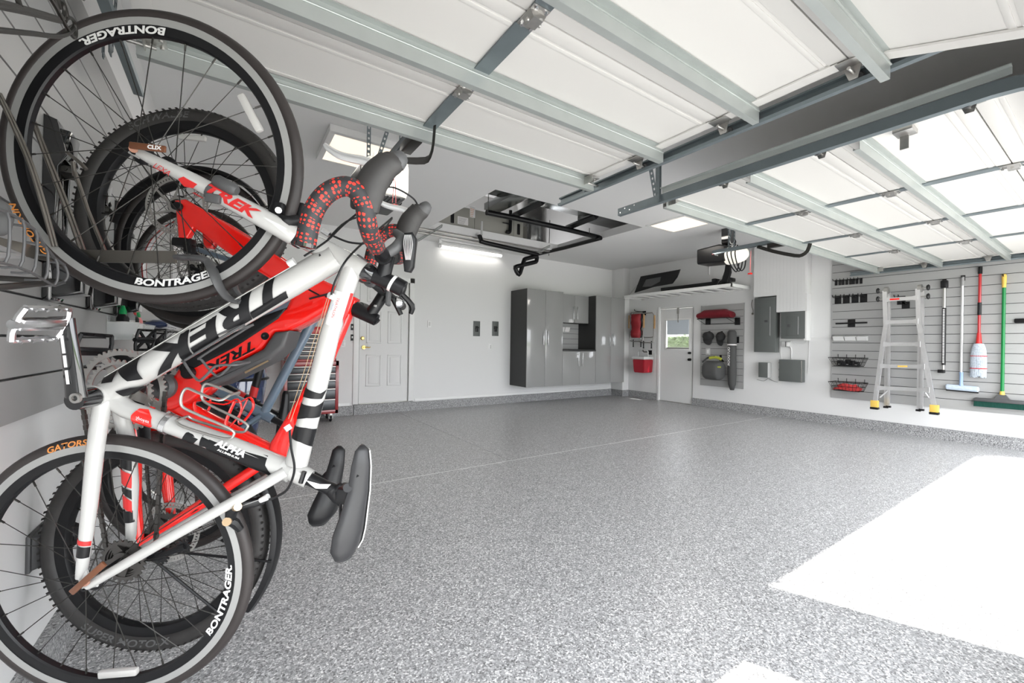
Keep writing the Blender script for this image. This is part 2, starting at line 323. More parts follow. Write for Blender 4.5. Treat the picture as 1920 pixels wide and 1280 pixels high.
# front wall with the two openings
OP = ((-.38, 2.08, 1.8), (2.72, 7.76, 2.13))  # left header lowered, out of view, to cut the sun patch short
g = G(); g.box(XL-.1, OP[0][0], -.23, YF, -.02, ZC).box(OP[0][1], OP[1][0], -.23, YF, -.02, ZC).box(OP[1][1], XR+.1, -.23, YF, -.02, ZC)
for a, b, z in OP: g.box(a, b, -.23, YF, z, ZC)
struct('wall_front', g, 'wall')
# side door with window
d2 = thing('door_2', '', '', (XR, SY0, 0), kind='structure')
a, b = on(1250.5, 601, X=XR+.02), on(1292, 654, X=XR+.02); wy0, wy1, wz0, wz1 = b.y, a.y, b.z, a.z
g = G(); x0, x1 = XR+.012, XR+.05
g.box(x0, x1, SY0+.012, wy0, .012, SZ-.012).box(x0, x1, wy1, SY1-.012, .012, SZ-.012).box(x0, x1, wy0, wy1, .012, wz0).box(x0, x1, wy0, wy1, wz1, SZ-.012); g.done('door_slab', 'wall', d2)
g = G(); f = .03
for q in ((wy0-f, wy1+f, wz0-f, wz0), (wy0-f, wy1+f, wz1, wz1+f), (wy0-f, wy0, wz0, wz1), (wy1, wy1+f, wz0, wz1)): g.box(XR, x0+.002, *q, .004)
wf = g.done('window_frame', 'trim', d2)
G().box(XR+.03, XR+.034, wy0, wy1, wz0, wz1).done('pane', 'glass', d2)
zm = on(1270, 627, X=XR+.02).z
G().box(XR+.012, XR+.02, wy0+.01, wy1-.01, zm, wz1).done('blind', 'blind', d2, label='pale roller blind half down')
G().box(XR+.008, XR+.03, wy0, wy1, wz0, wz0+.03, .003).done('sash_rail', 'zinc', d2)
for px, py, r in ((1296, 661.5, .022), (1295.5, 674, .026)):
    p = on(px, py, X=XR); p.y = SY0+.06; G().lathe([(0, -.05), (r, -.045), (r*1.1, -.03), (r*.5, -.02), (r*1.1, 0), (r*1.1, .014)], p, (1, 0, 0), 16).done('door_knob' if r > .025 else 'deadbolt', 'blk', d2)
p = on(1271.5, 577, X=XR); q = on(1271, 604, X=XR); G().box(XR-.012, XR+.012, p.y-.02, p.y+.02, on(1271, 588, X=XR).z, SZ, .003).box(XR-.005, XR+.012, p.y-.006, p.y+.006, q.z, SZ).done('door_closer_strap', 'zinc', d2)
G().box(XR-.005, XR+.1, SY0, SY1, -.02, .011).done('threshold', 'zinc', d2)
struct('trim_8', G().box(XR-.016, XR+.1, SY1, SY1+.055, 0, SZ+.04, .004).box(XR, XR+.1, SY0-.02, SY0, 0, SZ+.02).box(XR-.004, XR+.1, SY0, SY1, SZ, SZ+.03), 'trim')
# hedge and wall outside the side door: leafy stuff nobody could count
g = G(); r2 = random.Random(3)
for i in range(2600):
    c = V((11.2+r2.uniform(-.25, .25), r2.uniform(5.2, 11.5), r2.uniform(.5, 1.62))); a = r2.uniform(0, 6.28); t = r2.uniform(-.6, .6); s = r2.uniform(.04, .075)
    e = V((math.cos(a), math.sin(a), t)).normalized(); f = V((-math.sin(a), math.cos(a), r2.uniform(-.8, .8))).normalized()
    vs = [g.bm.verts.new(c+e*s), g.bm.verts.new(c+f*s*.5), g.bm.verts.new(c-e*s), g.bm.verts.new(c-f*s*.5)]; g.bm.faces.new(vs)
g.box(11.35, 11.6, 5, 11.7, -.05, 1.5)
g.done('hedge', 'hedge', kind='stuff', label='clipped green hedge outside the side door window', cat='hedge', ang=0, recalc=False)
struct('wall_outside', G().box(13.2, 13.4, 3, 16, -.05, 2.6), 'stucco')
# ---------------------------------------------------------------- overhead sectional doors
ZP = 2.36
def section(par, x0, x1, ya, za, yb, zb):
    """one insulated door section between the joints at ya and yb (yb further in)"""
    d = V((0, yb-ya, zb-za)); L = d.length; d.normalize(); n = V((0, -d.z, d.y)); X = V((1, 0, 0)); c = V(((x0+x1)/2, (ya+yb)/2, (za+zb)/2))
    g = G(); g.obox(c+n*.024, X*(x1-x0)/2, d*(L/2-.003), n*.022)
    for s in (-1, 1): g.obox(c+d*(L/2-.034)*s+n*.001, X*(x1-x0)/2, d*.031, n*.0028, .0015)      # rolled lips along both edges
    for s in (-1, 1): g.obox(c+d*(L/2-.088)*s+n*.0015, X*(x1-x0)/2, d*.01, n*.0022, .001)
    return g.done('door_section', 'panel', par), d, n
def strut(par, x0, x1, y, z, m='galv'):
    g = G(); P = lambda dy, dz, x: V((x, y+dy, z+dz))
    prof = ((-.025, 0), (0, 0), (0, -.078), (.03, -.078), (.03, -.066), (.028, -.066), (.028, -.0762), (.0022, -.0762), (.0022, .0022), (-.025, .0022))
    g.prism([P(a, b, x0) for a, b in prof], (x1-x0, 0, 0)); g.tube([P(-.002, -.022, x0), P(-.002, -.022, x1)], .0035, 6)
    o = g.done('strut', m, par, ang=20); return o
def hinge(par, x, y, z, w=.07):
    g = G(); g.box(x-w/2, x+w/2, y-.055, y+.055, z-.006, z-.002, .001)
    g.prism([V((x-w/2, y-.03, z-.005)), V((x+w/2, y-.03, z-.005)), V((x+w*.3, y-.03, z-.03)), V((x-w*.3, y-.03, z-.03))], (0, .05, 0))
    g.tube([(x-w*.42, y, z-.022), (x+w*.42, y, z-.022)], .008, 10)
    h = g.done('hinge', 'zinc', par)
    g = G()
    for sx in (-1, 1):
        for sy in (-.045, .045): bolt(g, (x+sx*w*.3, y+sy, z-.006), (0, 0, -1), .007, .008)
    g.done('bolt', 'steel', h, kind='stuff')
def roller(par, x, y, z, s):
    g = G(); g.box(x-.03, x+.03, y-.045, y+.045, z-.007, z-.002, .001)
    g.prism([V((x+s*.03, y-.03, z-.004)), V((x+s*.03, y+.035, z-.004)), V((x+s*.03, y+.015, z-.06)), V((x+s*.03, y-.015, z-.06))], (s*.004, 0, 0)); g.tube([(x-.02, y, z-.035), (x+s*.075, y, z-.035)], .007, 10)
    h = g.done('roller_bracket', 'zinc', par); G().lathe([(0, -.008), (.02, -.008), (.024, 0), (.02, .008), (0, .008)], (x+s*.085, y, z-.035), (1, 0, 0), 16).done('roller', 'dkgrey', h)
def track(name, lab, x, s, ya, yb, z, curve=True, foot=.02):
    """s: side the channel opens to"""
    t = thing(name, lab, 'track', (x, (ya+yb)/2, z-.05)); g = G()
    prof = [(0, -.03), (0, .03), (.022*s, .034), (.024*s, .024), (.004*s, .022), (.003*s, -.02), (.03*s, -.026), (.034*s, -.014), (.037*s, -.016), (.034*s, -.033)]
    path = [(yb, z, 0)]
    if curve:
        R = .38; path += [(ya+R, z, 0)] + [(ya+R-R*math.sin(a*PI/16), z-R+R*math.cos(a*PI/16), a*PI/16) for a in range(1, 9)] + [(ya, foot, PI/2)]
    else: path.append((ya, z, 0))
    g.loft([[V((x+a, y+b*math.sin(th), zz+b*math.cos(th))) for a, b in prof] for y, zz, th in path]); g.done('rail', 'galv_dk', t, ang=25)
    g = G()
    for k in range(4): bolt(g, (x-s*.0005, yb-.03-.05*k, z+.012*(1 if k % 2 else -1)), (-s, 0, 0), .006, .004)
    g.done('bolt', 'steel', t, kind='stuff'); return t
def hanger(t, x, y, z, w=.055):
    g = G(); g.box(x-.002, x+.002, y-.02, y+.02, z-.02, ZC); strap(g, (x, y+.03, z+.02), (x, y+.17, ZC-.01), (0, 1, .2), .035); strap(g, (x-.02, y, z-.03), (x-.02, y, ZC), (0, 1, 0), .035); g.done('hanger_strap', 'galv_dk', t, ang=0)
def garage_door(name, lab, x0, x1, joints, struts, stiles, tilt):
    d = thing(name, lab, 'garage door', ((x0+x1)/2, (joints[0]+joints[-1])/2, ZP))
    pts = [(y, ZP) for y in joints]; a = pts[0]; b = pts[1]; L = b[0]-a[0]; pts[0] = (b[0]-L*math.cos(tilt), b[1]-L*math.sin(tilt))
    for i, ((ya, za), (yb, zb)) in enumerate(zip(pts, pts[1:])):
        _, dd, n = section(d, x0, x1, ya, za, yb, zb)
        c = V((0, (ya+yb)/2, (za+zb)/2)); X = V((1, 0, 0))
        for x in stiles:
            w = .036 if x not in (x0, x1) else .03
            xx = x if x not in (x0, x1) else (x0+.032 if x == x0 else x1-.032)
            g = G(); Ls = (V((0, yb-ya, zb-za)).length)/2
            g.obox(V((xx, c.y, c.z))-n*.007, X*w, dd*(Ls-.035), n*.0015); g.obox(V((xx-w, c.y, c.z))-n*.004, X*.0012, dd*(Ls-.06), n*.004)
            g.done('stile' if x not in (x0, x1) else 'end_stile', 'galv_dk' if x not in (x0, x1) else 'panel', d)
        if i:
            for x in stiles:
                if x not in (x0, x1): hinge(d, x, ya, za-.006)
            for x, s in ((x0+.03, -1), (x1-.03, 1)): roller(d, x, ya, za-.006, s)
    for y in struts:
        if y > joints[1]: strut(d, x0-.01, x1+.01, y, ZP-.004)
        else:
            t = (y-pts[0][0])/(pts[1][0]-pts[0][0]); strut(d, x0-.01, x1+.01, y, pts[0][1]+(pts[1][1]-pts[0][1])*t-.004)
    for x, s in ((x0+.05, -1), (x1-.05, 1)):                     # top fixtures beside the last strut
        g = G(); g.box(x-.035, x+.035, joints[-1]-.13, joints[-1]-.015, ZP-.03, ZP-.026, .001); g.box(x-.035, x-.031, joints[-1]-.13, joints[-1]-.015, ZP-.06, ZP-.008); g.tube([(x, joints[-1]-.05, ZP-.04), (x+s*.1, joints[-1]-.05, ZP-.04)], .007, 8)
        for dx in (-.018, .018):
            for dy in (-.1, -.05): bolt(g, (x+dx, joints[-1]+dy, ZP-.03), (0, 0, -1), .008, .007)
        g.done('top_fixture', 'zinc', d)
    return d
gl = garage_door('garage_door', 'raised white sectional single garage door overhead at left', -.31, 2.11, [.11, .655, 1.205, 1.745, 2.2], (.54, 1.03, 1.575, 2.15), (-.31, .88, 2.11), .34)
gr = garage_door('garage_door', 'raised white sectional double garage door overhead at right', 2.85, 7.74, [-.1, .44, 1.03, 1.605, 2.14], (.2, .85, 1.43, 2.075), (2.85, 4.06, 5.27, 6.48, 7.74), .1)
lb = on(235, 8, X=-.26); g = G().obox((-.18, 1.62, ZP-.0135), (.055, 0, 0), (0, .085, 0), (0, 0, .0008)); o = g.done('warning_label', 'label', gl)
g = G()
for i in range(11): g.obox((-.18+rnd.uniform(-.006, .006), 1.55+.014*i, ZP-.0146), (.044, 0, 0), (0, .0022, 0), (0, 0, .0003))
g.done('label_print', 'grey', o, kind='stuff')
g = G(); g.obox((2.95, .69, ZP-.02), (.05, 0, 0), (0, .04, 0), (0, 0, .012), .002); g.obox((2.985, .7, ZP-.06), (.004, 0, 0), (0, .018, 0), (0, 0, .04)).done('slide_lock', 'zinc', gr)
t1 = track('garage_door_track', 'galvanised horizontal track along the right edge of the single garage door', 2.185, -1, .02, 2.58, 2.325)
t2 = track('garage_door_track', 'galvanised horizontal track along the left edge of the double garage door', 2.755, 1, -.02, 2.5, 2.335, foot=1.8)
t3 = track('garage_door_track', 'galvanised track along the slatted wall at the far right of the double garage door', 7.825, -1, -.02, 2.44, 2.325)
t4 = track('garage_door_track', 'galvanised track above the bicycles at the left edge of the single garage door', -.385, 1, .02, 2.55, 2.325)
hanger(t2, 2.752, 2.08, 2.335); hanger(t1, 2.188, 2.3, 2.36); hanger(t4, -.42, 2.3, 2.34)
G().prism([V((2.748, .3, 2.366)), V((2.752, .3, 2.366)), V((2.752, .3, 2.402)), V((2.72, .3, 2.402)), V((2.72, .3, 2.398)), V((2.748, .3, 2.398))], (0, 1.75, 0)).done('angle_iron', 'galv', t2, ang=0)
# ---------------------------------------------------------------- openers
def opener(lab, x, yarm, ym, zr, body, arm, tilt=.0):
    t = thing('garage_door_opener', lab, 'garage opener', (x, ym, zr-.3))
    zm = zr+.06
    g = G(); g.box(x-.03, x+.03, .3, ym, zr+.034, zr+.04).box(x-.03, x-.026, .3, ym, zr, zr+.04).box(x+.026, x+.03, .3, ym, zr, zr+.04).box(x-.012, x+.012, .3, ym, zr+.005, zr+.015); g.done('rail', 'galv_dk', t, ang=0)
    g = G(); g.box(x-.035, x+.035, yarm+.22, yarm+.42, zr-.05, zr+.002, .004); g.done('trolley', 'iron', t)
    g = G(); pts = [V(p) for p in arm]
    g.tube(pts, .02, 4, flat=.3, up=(1, 0, 0), smooth=2)
    for k in range(3): bolt(g, pts[0]+(pts[1]-pts[0])*(.25+.2*k)+V((-.012, 0, 0)), (-1, 0, 0), .008, .006)
    g.done('arm', 'iron', t)
    g = G()
    ys = ym+.35 if body == 'cream' else ym-.22
    for dx in (.06, .34) if body == 'cream' else (-.03, .1): strap(g, (x+dx, ys, zr+.03), (x+dx, ys, ZC), (1, 0, 0), .034)
    strap(g, (x+(.08 if body == 'cream' else .0), ys+.02, zr+.12), (x+.22, ys+.02, ZC), (1, 0, 0), .034); g.done('hanger_strap', 'galv_dk', t, ang=0)
    rz = zr-.02
    g = G(); g.tube([(x, yarm+.62, zr-.04), (x-.008, yarm+.63, zr-.3)], .003, 5).tube([(x, yarm+.62, zr-.04), (x+.015, yarm+.63, zr-.3)], .003, 5); g.done('release_cord', 'pink', t)
    G().lathe([(0, .012), (.012, .012), (.026, .006), (.026, -.012), (0, -.012)], (x+.004, yarm+.63, zr-.32), (0, 0, 1), 12).done('release_handle', 'red', t, label='red release handle')
    return t
o1 = opener('cream garage door opener hanging behind the road bike handlebar below a ceiling panel', .89, 2.14, 3.3, 2.415, 'cream', [(.885, 2.74, 2.39), (.885, 2.5, 2.3), (.885, 2.22, 2.2), (.885, 2.14, 2.2), (.885, 2.105, 2.25), (.885, 2.09, 2.34)])
c = V((.95, 3.45, 2.5)); g = G()
for k, (dy, w, h) in enumerate(()): pass
def rrect(cx, y, cz, w, h, n=6, r=.05):
    pts = []
    for sx, sz, a0 in ((1, 1, 0), (-1, 1, PI/2), (-1, -1, PI), (1, -1, 1.5*PI)):
        for i in range(n): a = a0+PI/2*i/(n-1); pts.append(V((cx+sx*(w-r)+r*math.cos(a), y, cz+sz*(h-r)+r*math.sin(a))))
    return pts
G().loft([rrect(1.0, y, z, w, h) for y, w, h, z in ((3.2, .1, .08, 2.47), (3.22, .15, .135, 2.47), (3.3, .165, .15, 2.47), (3.42, .165, .15, 2.47))]).done('lamp_cover', 'lamp_glass', o1, label='cream translucent lamp cover')
g = G(); g.loft([rrect(1.0, y, 2.47, w, h, 4, .03) for y, w, h in ((3.42, .17, .15), (3.75, .17, .15), (3.78, .14, .12))]); g.done('motor_housing', 'blk', o1)
g = G()
for k in range(8): g.box(.87+.035*k, .888+.035*k, 3.185, 3.3, 2.56, 2.61, .003)
g.done('vent_rib', 'lamp_glass', o1, kind='stuff')
g = G(); g.box(.88, 1.12, 3.2, 3.4, 2.306, 2.316)
for k in range(7): g.box(.9+.03*k, .912+.03*k, 3.2, 3.4, 2.3, 2.306)
g.done('base_grille', 'dkgrey', o1)
ao = [on(1420, 462, X=5.27), on(1450, 471, X=5.27), on(1490, 479, X=5.27), on(1504, 478, X=5.27), on(1514, 470, X=5.27), on(1519, 456, X=5.27)]
o2 = opener('black garage door opener with white round lamp hanging above the wall shelf', 5.27, 2.02, 3.12, 2.415, 'black', ao)
cy = 3.55; cz = on(1375, 478, X=5.3).z
c1 = on(1377, 478, Y=3.45); G().loft([[V((c1.x+math.cos(a)*w, y, c1.z+math.sin(a)*h)) for a in [2*PI*i/18 for i in range(18)]] for y, w, h in ((3.25, .02, .02), (3.27, .08, .07), (3.32, .12, .11), (3.4, .15, .13), (3.55, .16, .135))]).done('lamp_cover', 'lamp_glass', o2, label='glowing white lamp cover')
c2 = on(1352, 478, Y=3.65); g = G(); g.loft([rrect(c2.x, y, c2.z, w, h, 4, .03) for y, w, h in ((3.52, .15, .12), (3.6, .17, .14), (3.95, .17, .12))]); ob = g.done('motor_housing', 'blk', o2)
q = on(1338, 477, Y=3.518); 
for body, dx, m in (('LIFT', -.02, 'redmat'), ('MASTER', .07, 'lettering')): text_bm(body, .028, lambda x, y, dx=dx: V((q.x+dx+x, 3.5175, q.z+y))).done('lettering', m, ob, ang=0)
pu = on(1360, 441, Y=3.6); g = G(); g.loft([[V((p.x, p.y, p.z)) for p in rrect(pu.x, y, pu.z, .075, .17, 6, .07)] for y in (3.5, 3.62)]); ob2 = g.done('battery_unit', 'blkgloss', o2)
G().tube([V((p.x, 3.498, p.z)) for p in rrect(pu.x, 3.498, pu.z, .06, .155, 6, .058)], .007, 6, closed=True).done('light_ring', 'white', ob2)
g = G()
for k in range(3):
    y = 3.35+.05*k; g.tube([(c1.x-.1, y, c1.z+.12), (c1.x-.17-.02*k, y, c1.z), (c1.x-.11, y, c1.z-.16), (c1.x+.0+.02*k, y, c1.z-.25), (c1.x+.1, y, c1.z-.2), (c1.x+.14, y, c1.z-.08)], .009, 7, smooth=5)
g.tube([(pu.x+.06, 3.55, pu.z-.1), (pu.x+.12, 3.5, pu.z-.15), (c1.x, 3.5, c1.z+.12)], .008, 6, smooth=4); g.tube([(pu.x+.09, 3.55, pu.z), (pu.x+.12, 3.5, pu.z-.1), (c1.x+.05, 3.5, c1.z+.12)], .008, 6, smooth=4); g.done('power_cord', 'blk', o2)
# ---------------------------------------------------------------- bicycles hung by the front wheel
class Frame:
    def __init__(s, Fp, Rp, th):
        s.F = V(Fp); s.R = V(Rp); s.v = (s.F-s.R).normalized(); u = V((math.cos(th), math.sin(th), 0)); s.u = (u-s.v*u.dot(s.v)).normalized(); s.n = s.u.cross(s.v)
        if s.n.y < 0: s.n = -s.n
    def P(s, px, py, w=0.):                       # point of the bicycle's plane (offset w across it) behind a measured pixel
        d = ray(px, py); o = s.R + s.n*w; t = (o-V((0, 0, CAM_Z))).dot(s.n)/d.dot(s.n); return V((0, 0, CAM_Z))+d*t
    def L(s, a, b, w=0.): return s.R + s.u*a + s.v*b + s.n*w
    def loc(s, p): q = V(p)-s.R; return q.dot(s.u), q.dot(s.v), q.dot(s.n)
    def mir(s, p): a, b, w = s.loc(p); return s.L(a, b, -w)
def gear(c, n, x, ro, ri, teeth, th=.003, arms=0, rh=.02):
    g = G(); c = V(c); n = V(n); y = n.cross(V(x)).normalized(); x = y.cross(n)
    prof = []
    N = teeth*4
    A, B, Cc, D = [], [], [], []
    for i in range(N):
        a = 2*PI*i/N; r = ro if i % 4 in (0, 1) else ro-.006
        d = x*math.cos(a)+y*math.sin(a); A.append(g.bm.verts.new(c+d*r+n*th/2)); B.append(g.bm.verts.new(c+d*ri+n*th/2)); Cc.append(g.bm.verts.new(c+d*ri-n*th/2)); D.append(g.bm.verts.new(c+d*r-n*th/2))
    for i in range(N):
        j = (i+1) % N
        for P, Q in ((A, B), (B, Cc), (Cc, D), (D, A)): g.bm.faces.new((P[i], P[j], Q[j], Q[i]))
    for k in range(arms):
        a = 2*PI*k/arms+.3; d = x*math.cos(a)+y*math.sin(a); t = n.cross(d); g.prism([c+d*rh+t*.014, c+d*(ri+.004)+t*.007, c+d*(ri+.004)-t*.007, c+d*rh-t*.014], n*.006)
    if arms: g.lathe([(0, -.006), (rh+.01, -.006), (rh+.01, .006), (0, .006)], c, n, 20)
    return g
def rotor(c, n, x, ro, m, par, name='brake_rotor'):
    g = G(); n = V(n); y = n.cross(V(x)).normalized(); x = y.cross(n); K = 60; c = V(c); w = ro*.18
    # perforated ring: two bands joined by bridges
    for r0, r1 in ((ro, ro-w*.3), (ro-w*.68, ro-w)): g.lathe([(r0, -.001), (r0, .001), (r1, .001), (r1, -.001)], c, n, 48, closed=True)
    for i in range(K):
        a = 2*PI*i/K; d = x*math.cos(a)+y*math.sin(a); t = n.cross(d); g.prism([c+d*(ro-w*.25)+t*.003, c+d*(ro-w*.7)+t*.0026, c+d*(ro-w*.7)-t*.0026, c+d*(ro-w*.25)-t*.003], n*.0018)
    for k in range(6):
        a = 2*PI*k/6; d = x*math.cos(a)+y*math.sin(a); e = x*math.cos(a+.6)+y*math.sin(a+.6); t = n.cross(d); g.prism([c+d*.022+t*.006, c+e*(ro-w*.9)+t*.004, c+e*(ro-w*.9)-t*.004, c+d*.022-t*.006], n*.0016)
    g.lathe([(.018, -.002), (.028, -.002), (.028, .002), (.018, .002)], c, n, 24, closed=True); return g.done(name, m, par)
def wheel(par, name, fr, C, rt, tw, rim_h, rim_w, nsp, hubw=.1, rim='blk', track=False, each=False, spm='iron', hub='blk', n=None, seg=96, knob=0):
    n = n or fr.n; C = V(C); ro = rt-tw*1.55; ri = ro-rim_h
    y = fr.v; x = fr.u
    g = G(); hw = rim_w/2
    prof = [(ro+.004, -hw), (ro+.004, -hw*.8), (ro-.006, -hw*.8), (ro-.006, hw*.8), (ro+.004, hw*.8), (ro+.004, hw), (ro-rim_h*.45, hw), (ri+.003, hw*.8), (ri, hw*.5), (ri, -hw*.5), (ri+.003, -hw*.8), (ro-rim_h*.45, -hw)]
    g.lathe(prof, C, n, seg, closed=True, x=x); W = g.done(name, rim, par)
    g = G(); g.lathe([(rt-tw+tw*math.cos(2*PI*k/14)*(1.0 if math.cos(2*PI*k/14) > 0 else .9), tw*math.sin(2*PI*k/14)) for k in range(14)], C, n, seg, closed=True, x=x)
    if knob:
        for i in range(knob):
            a = 2*PI*i/knob
            for h in (-.55, 0, .55):
                aa = a+(PI/knob if h == 0 else 0); d = x*math.cos(aa)+y*math.sin(aa); t = n.cross(d); rr = rt-tw+tw*math.cos(h*1.25); g.obox(C+d*(rr-.0022)+n*h*tw*1.35, d*.001, t*.0035, n*tw*.24)
    g.done('tire', 'tire' if not knob else 'rubber', W, ang=40)
    if track:
        for s in (-1, 1): G().lathe([(ro+.003, s*(hw+.0008)), (ro-rim_h*.43, s*(hw+.0008))], C, n, seg, x=x).done('brake_track', 'trackm', W)
    g = G(); hr = .014 if rt < .34 else .022
    g.lathe([(.005, -hubw/2-.012), (.009, -hubw/2-.012), (.009, -hubw/2), (hr, -hubw/2+.004), (hr*1.6, -hubw/2+.012), (hr*1.6, -hubw/2+.016), (hr*.8, -hubw/2+.022), (hr*.8, hubw/2-.022), (hr*1.6, hubw/2-.016), (hr*1.6, hubw/2-.012), (hr, hubw/2-.004), (.009, hubw/2), (.009, hubw/2+.012), (.005, hubw/2+.012)], C, n, 20, x=x); g.done('hub', hub, W)
    g = G()
    for i in range(nsp):
        a = 2*PI*(i+.5)/nsp; s = 1 if i % 2 else -1; off = .55*(1 if (i//2) % 2 else -1)
        d = x*math.cos(a)+y*math.sin(a); e = x*math.cos(a+off*1.4)+y*math.sin(a+off*1.4); p = C+e*hr*1.5+n*s*(hubw/2-.014); q = C+d*(ri-.001)
        if each: G().tube([p, q], .0011, 4).tube([q-(q-p).normalized()*.014, q], .0022, 5).done('spoke', spm, W)
        else: g.tube([p, q], .0013, 3)
    if not each: g.done('spokes', spm, W, kind='stuff')
    else: g.bm.free()
    return W
def arc_text(W, body, size, C, r, fr, a_mid, w, m, flip=1, side=-1, bold=0., shear=.1, sx=1., up=1, name='lettering'):
    """lettering round a rim or tire; a_mid is the angle of its middle, flip the reading sense, up +1 letter tops outwards"""
    fn = lambda x, y: (lambda a, rr: C + (fr.u*math.cos(a)+fr.v*math.sin(a))*rr + fr.n*(w if not callable(w) else w(rr)))(a_mid+flip*x/r, r+up*y)
    text_bm(body, size, fn, bold, shear, sx=sx).done(name, m, W, ang=0)
def tube_text(par, body, size, a, b, fr, rad, m, bold=0., shear=0., sx=1., upv=None, coff=0., side=-1, lift=.0008):
    """lettering wrapped on the near side of a tube from a to b (reading a->b)"""
    a = V(a); b = V(b); d = (b-a).normalized(); up = d.cross(fr.n).normalized(); up = -up if upv is not None and up.dot(upv) < 0 else up; mid = (a+b)/2; L = (b-a).length
    r = rad if callable(rad) else (lambda t: rad)
    def fn(x, y):
        R = r(x/L+.5); yy = max(-R*.97, min(R*.97, y+coff)); return mid + d*x + up*yy + fr.n*side*(math.sqrt(max(R*R-yy*yy, 0))+lift)
    return text_bm(body, size, fn, bold, shear, strips=7, sx=sx).done('lettering', m, par, ang=0)
def band(par, name, m, poly, a, b, fr, rad, lift=.0007, side=-1):
    """painted graphic on a tube: polygon in (t along a->b 0..1, y -1..1 across) wrapped on its near side"""
    a = V(a); b = V(b); d = (b-a).normalized(); up = d.cross(fr.n).normalized(); L = (b-a).length; bm = bmesh.new()
    bm.faces.new([bm.verts.new((p[0], p[1], 0)) for p in poly])
    for i in range(1, 16): bmesh.ops.bisect_plane(bm, geom=bm.verts[:]+bm.edges[:]+bm.faces[:], plane_co=(0, -1+i/8, 0), plane_no=(0, 1, 0))
    for i in range(1, 12): bmesh.ops.bisect_plane(bm, geom=bm.verts[:]+bm.edges[:]+bm.faces[:], plane_co=(i/12, 0, 0), plane_no=(1, 0, 0))
    for v in bm.verts:
        t, y = v.co.x, v.co.y; R = rad(t) if callable(rad) else rad; th = y*PI/2*.99
        v.co = a+d*L*t+up*R*math.sin(th)+fr.n*side*(R*math.cos(th))+(up*math.sin(th)+fr.n*side*math.cos(th))*lift
    g = G(); g.bm.free(); g.bm = bm; return g.done(name, m, par, ang=60)
def pedal(par, c, n, d, m, L=.09, h=.045, w=.045, x=False):
    """platform pedal: c centre, n axle direction, d the platform's long side"""
    c = V(c); n = V(n).normalized(); d = V(d); d = (d-n*d.dot(n)).normalized(); e = n.cross(d); g = G()
    for s in (-1, 1):
        g.tube([c+d*h*s-n*w, c+d*h*s+n*w], .006, 6)
        g.tube([c+d*h+n*w*s, c+d*h*.5+n*w*s*1.12, c-d*h*.5+n*w*s*1.12, c-d*h+n*w*s], .006, 6)
        for k in (-.8, -.3, .3, .8): g.tube([c+d*h*s+n*w*k-e*.012, c+d*h*s+n*w*k+e*.012], .003, 5)
    g.tube([c-n*w*1.3, c+n*w], .009, 8); g.obox(c, n*w, d*.012, e*.008, .003)
    if x:
        for s in (-1, 1): g.tube([c-d*h*s-n*w, c+d*h*s+n*w], .006, 6)
    return g.done('pedal', m, par)
def lever_path(fr, pts, w): return [fr.P(px, py, w) for px, py in pts]
def saddle(par, fr, pix, m, w0=0., name='saddle', stripe=None):
    """pix: (px, py, half width, half thickness) from nose to tail of the saddle's middle line"""
    rings = []; cs = [fr.P(px, py, w0) for px, py, _, _ in pix]
    for i, (c, (_, _, hw, ht)) in enumerate(zip(cs, pix)):
        a = cs[max(0, i-1)]; b = cs[min(len(cs)-1, i+1)]; d = (b-a).normalized(); up = d.cross(fr.n).normalized()
        if up.dot(fr.u) < 0: up = -up
        ring = []
        for k in range(16):
            t = 2*PI*k/16; sy = math.sin(t); sx = math.cos(t); ring.append(c + fr.n*hw*(abs(sx)**.8)*(1 if sx > 0 else -1) + up*ht*(sy if sy > 0 else sy*.55) - up*ht*.55*(abs(sx)**3))
        rings.append(ring)
    # round both ends
    r0 = [cs[0]-(cs[1]-cs[0]).normalized()*pix[0][2]*.6 + (p-cs[0])*.35 for p in rings[0]]; r1 = [cs[-1]-(cs[-2]-cs[-1]).normalized()*pix[-1][2]*.25 + (p-cs[-1])*.7 for p in rings[-1]]
    s = G().loft([r0]+rings+[r1]).done(name, m, par, ang=80)
    return s, cs, rings
def cable(par, pts, r=.0025, m='blk', name='cable', smooth=6): return G().tube(pts, r, 6, smooth=smooth).done(name, m, par)

# ===== white road bicycle, nearest
B1 = Frame((-.150, 1.27, 1.595), (-.233, 1.40, .617), math.radians(-30)); P = B1.P
b1 = thing('road_bicycle', 'white road bicycle hung upright nearest the camera with black and red bar tape', 'bicycle', B1.R)
W1 = wheel(b1, 'front_wheel', B1, B1.F, .332, .0145, .036, .022, 24, .1, 'blk', True, True, 'iron')
W2 = wheel(b1, 'rear_wheel', B1, B1.R, .336, .0145, .036, .022, 28, .12, 'blk', True, True, 'iron')
def pang(fr, px, py, C):
    q = fr.P(px, py)-C; return math.atan2(q.dot(fr.v), q.dot(fr.u))
rr = .333-.0145*1.55-.026
side = lambda r: -.0126+max(0, (.295-r))*.07
for W, C, px, py, fl, up in ((W1, B1.F, 236, 62, 1, -1), (W1, B1.F, 340, 535, 1, -1), (W2, B1.R, 440, 1125, 1, -1)):
    arc_text(W, 'BONTRAGER.', .0215, C, rr-.001, B1, pang(B1, px, py, C), side, 'lettering', fl, bold=.0008, shear=.12, sx=1.45, up=up)
tsd = lambda r: -.0122
for W, C, px, py, fl, up in ((W1, B1.F, 58, 440, -1, 1), (W2, B1.R, 150, 825, -1, 1)):
    arc_text(W, 'GATORSKIN', .019, C, .3205, B1, pang(B1, px, py, C), lambda r: -.0147, 'orange', fl, bold=.0004, shear=.3, sx=1.25, up=up)
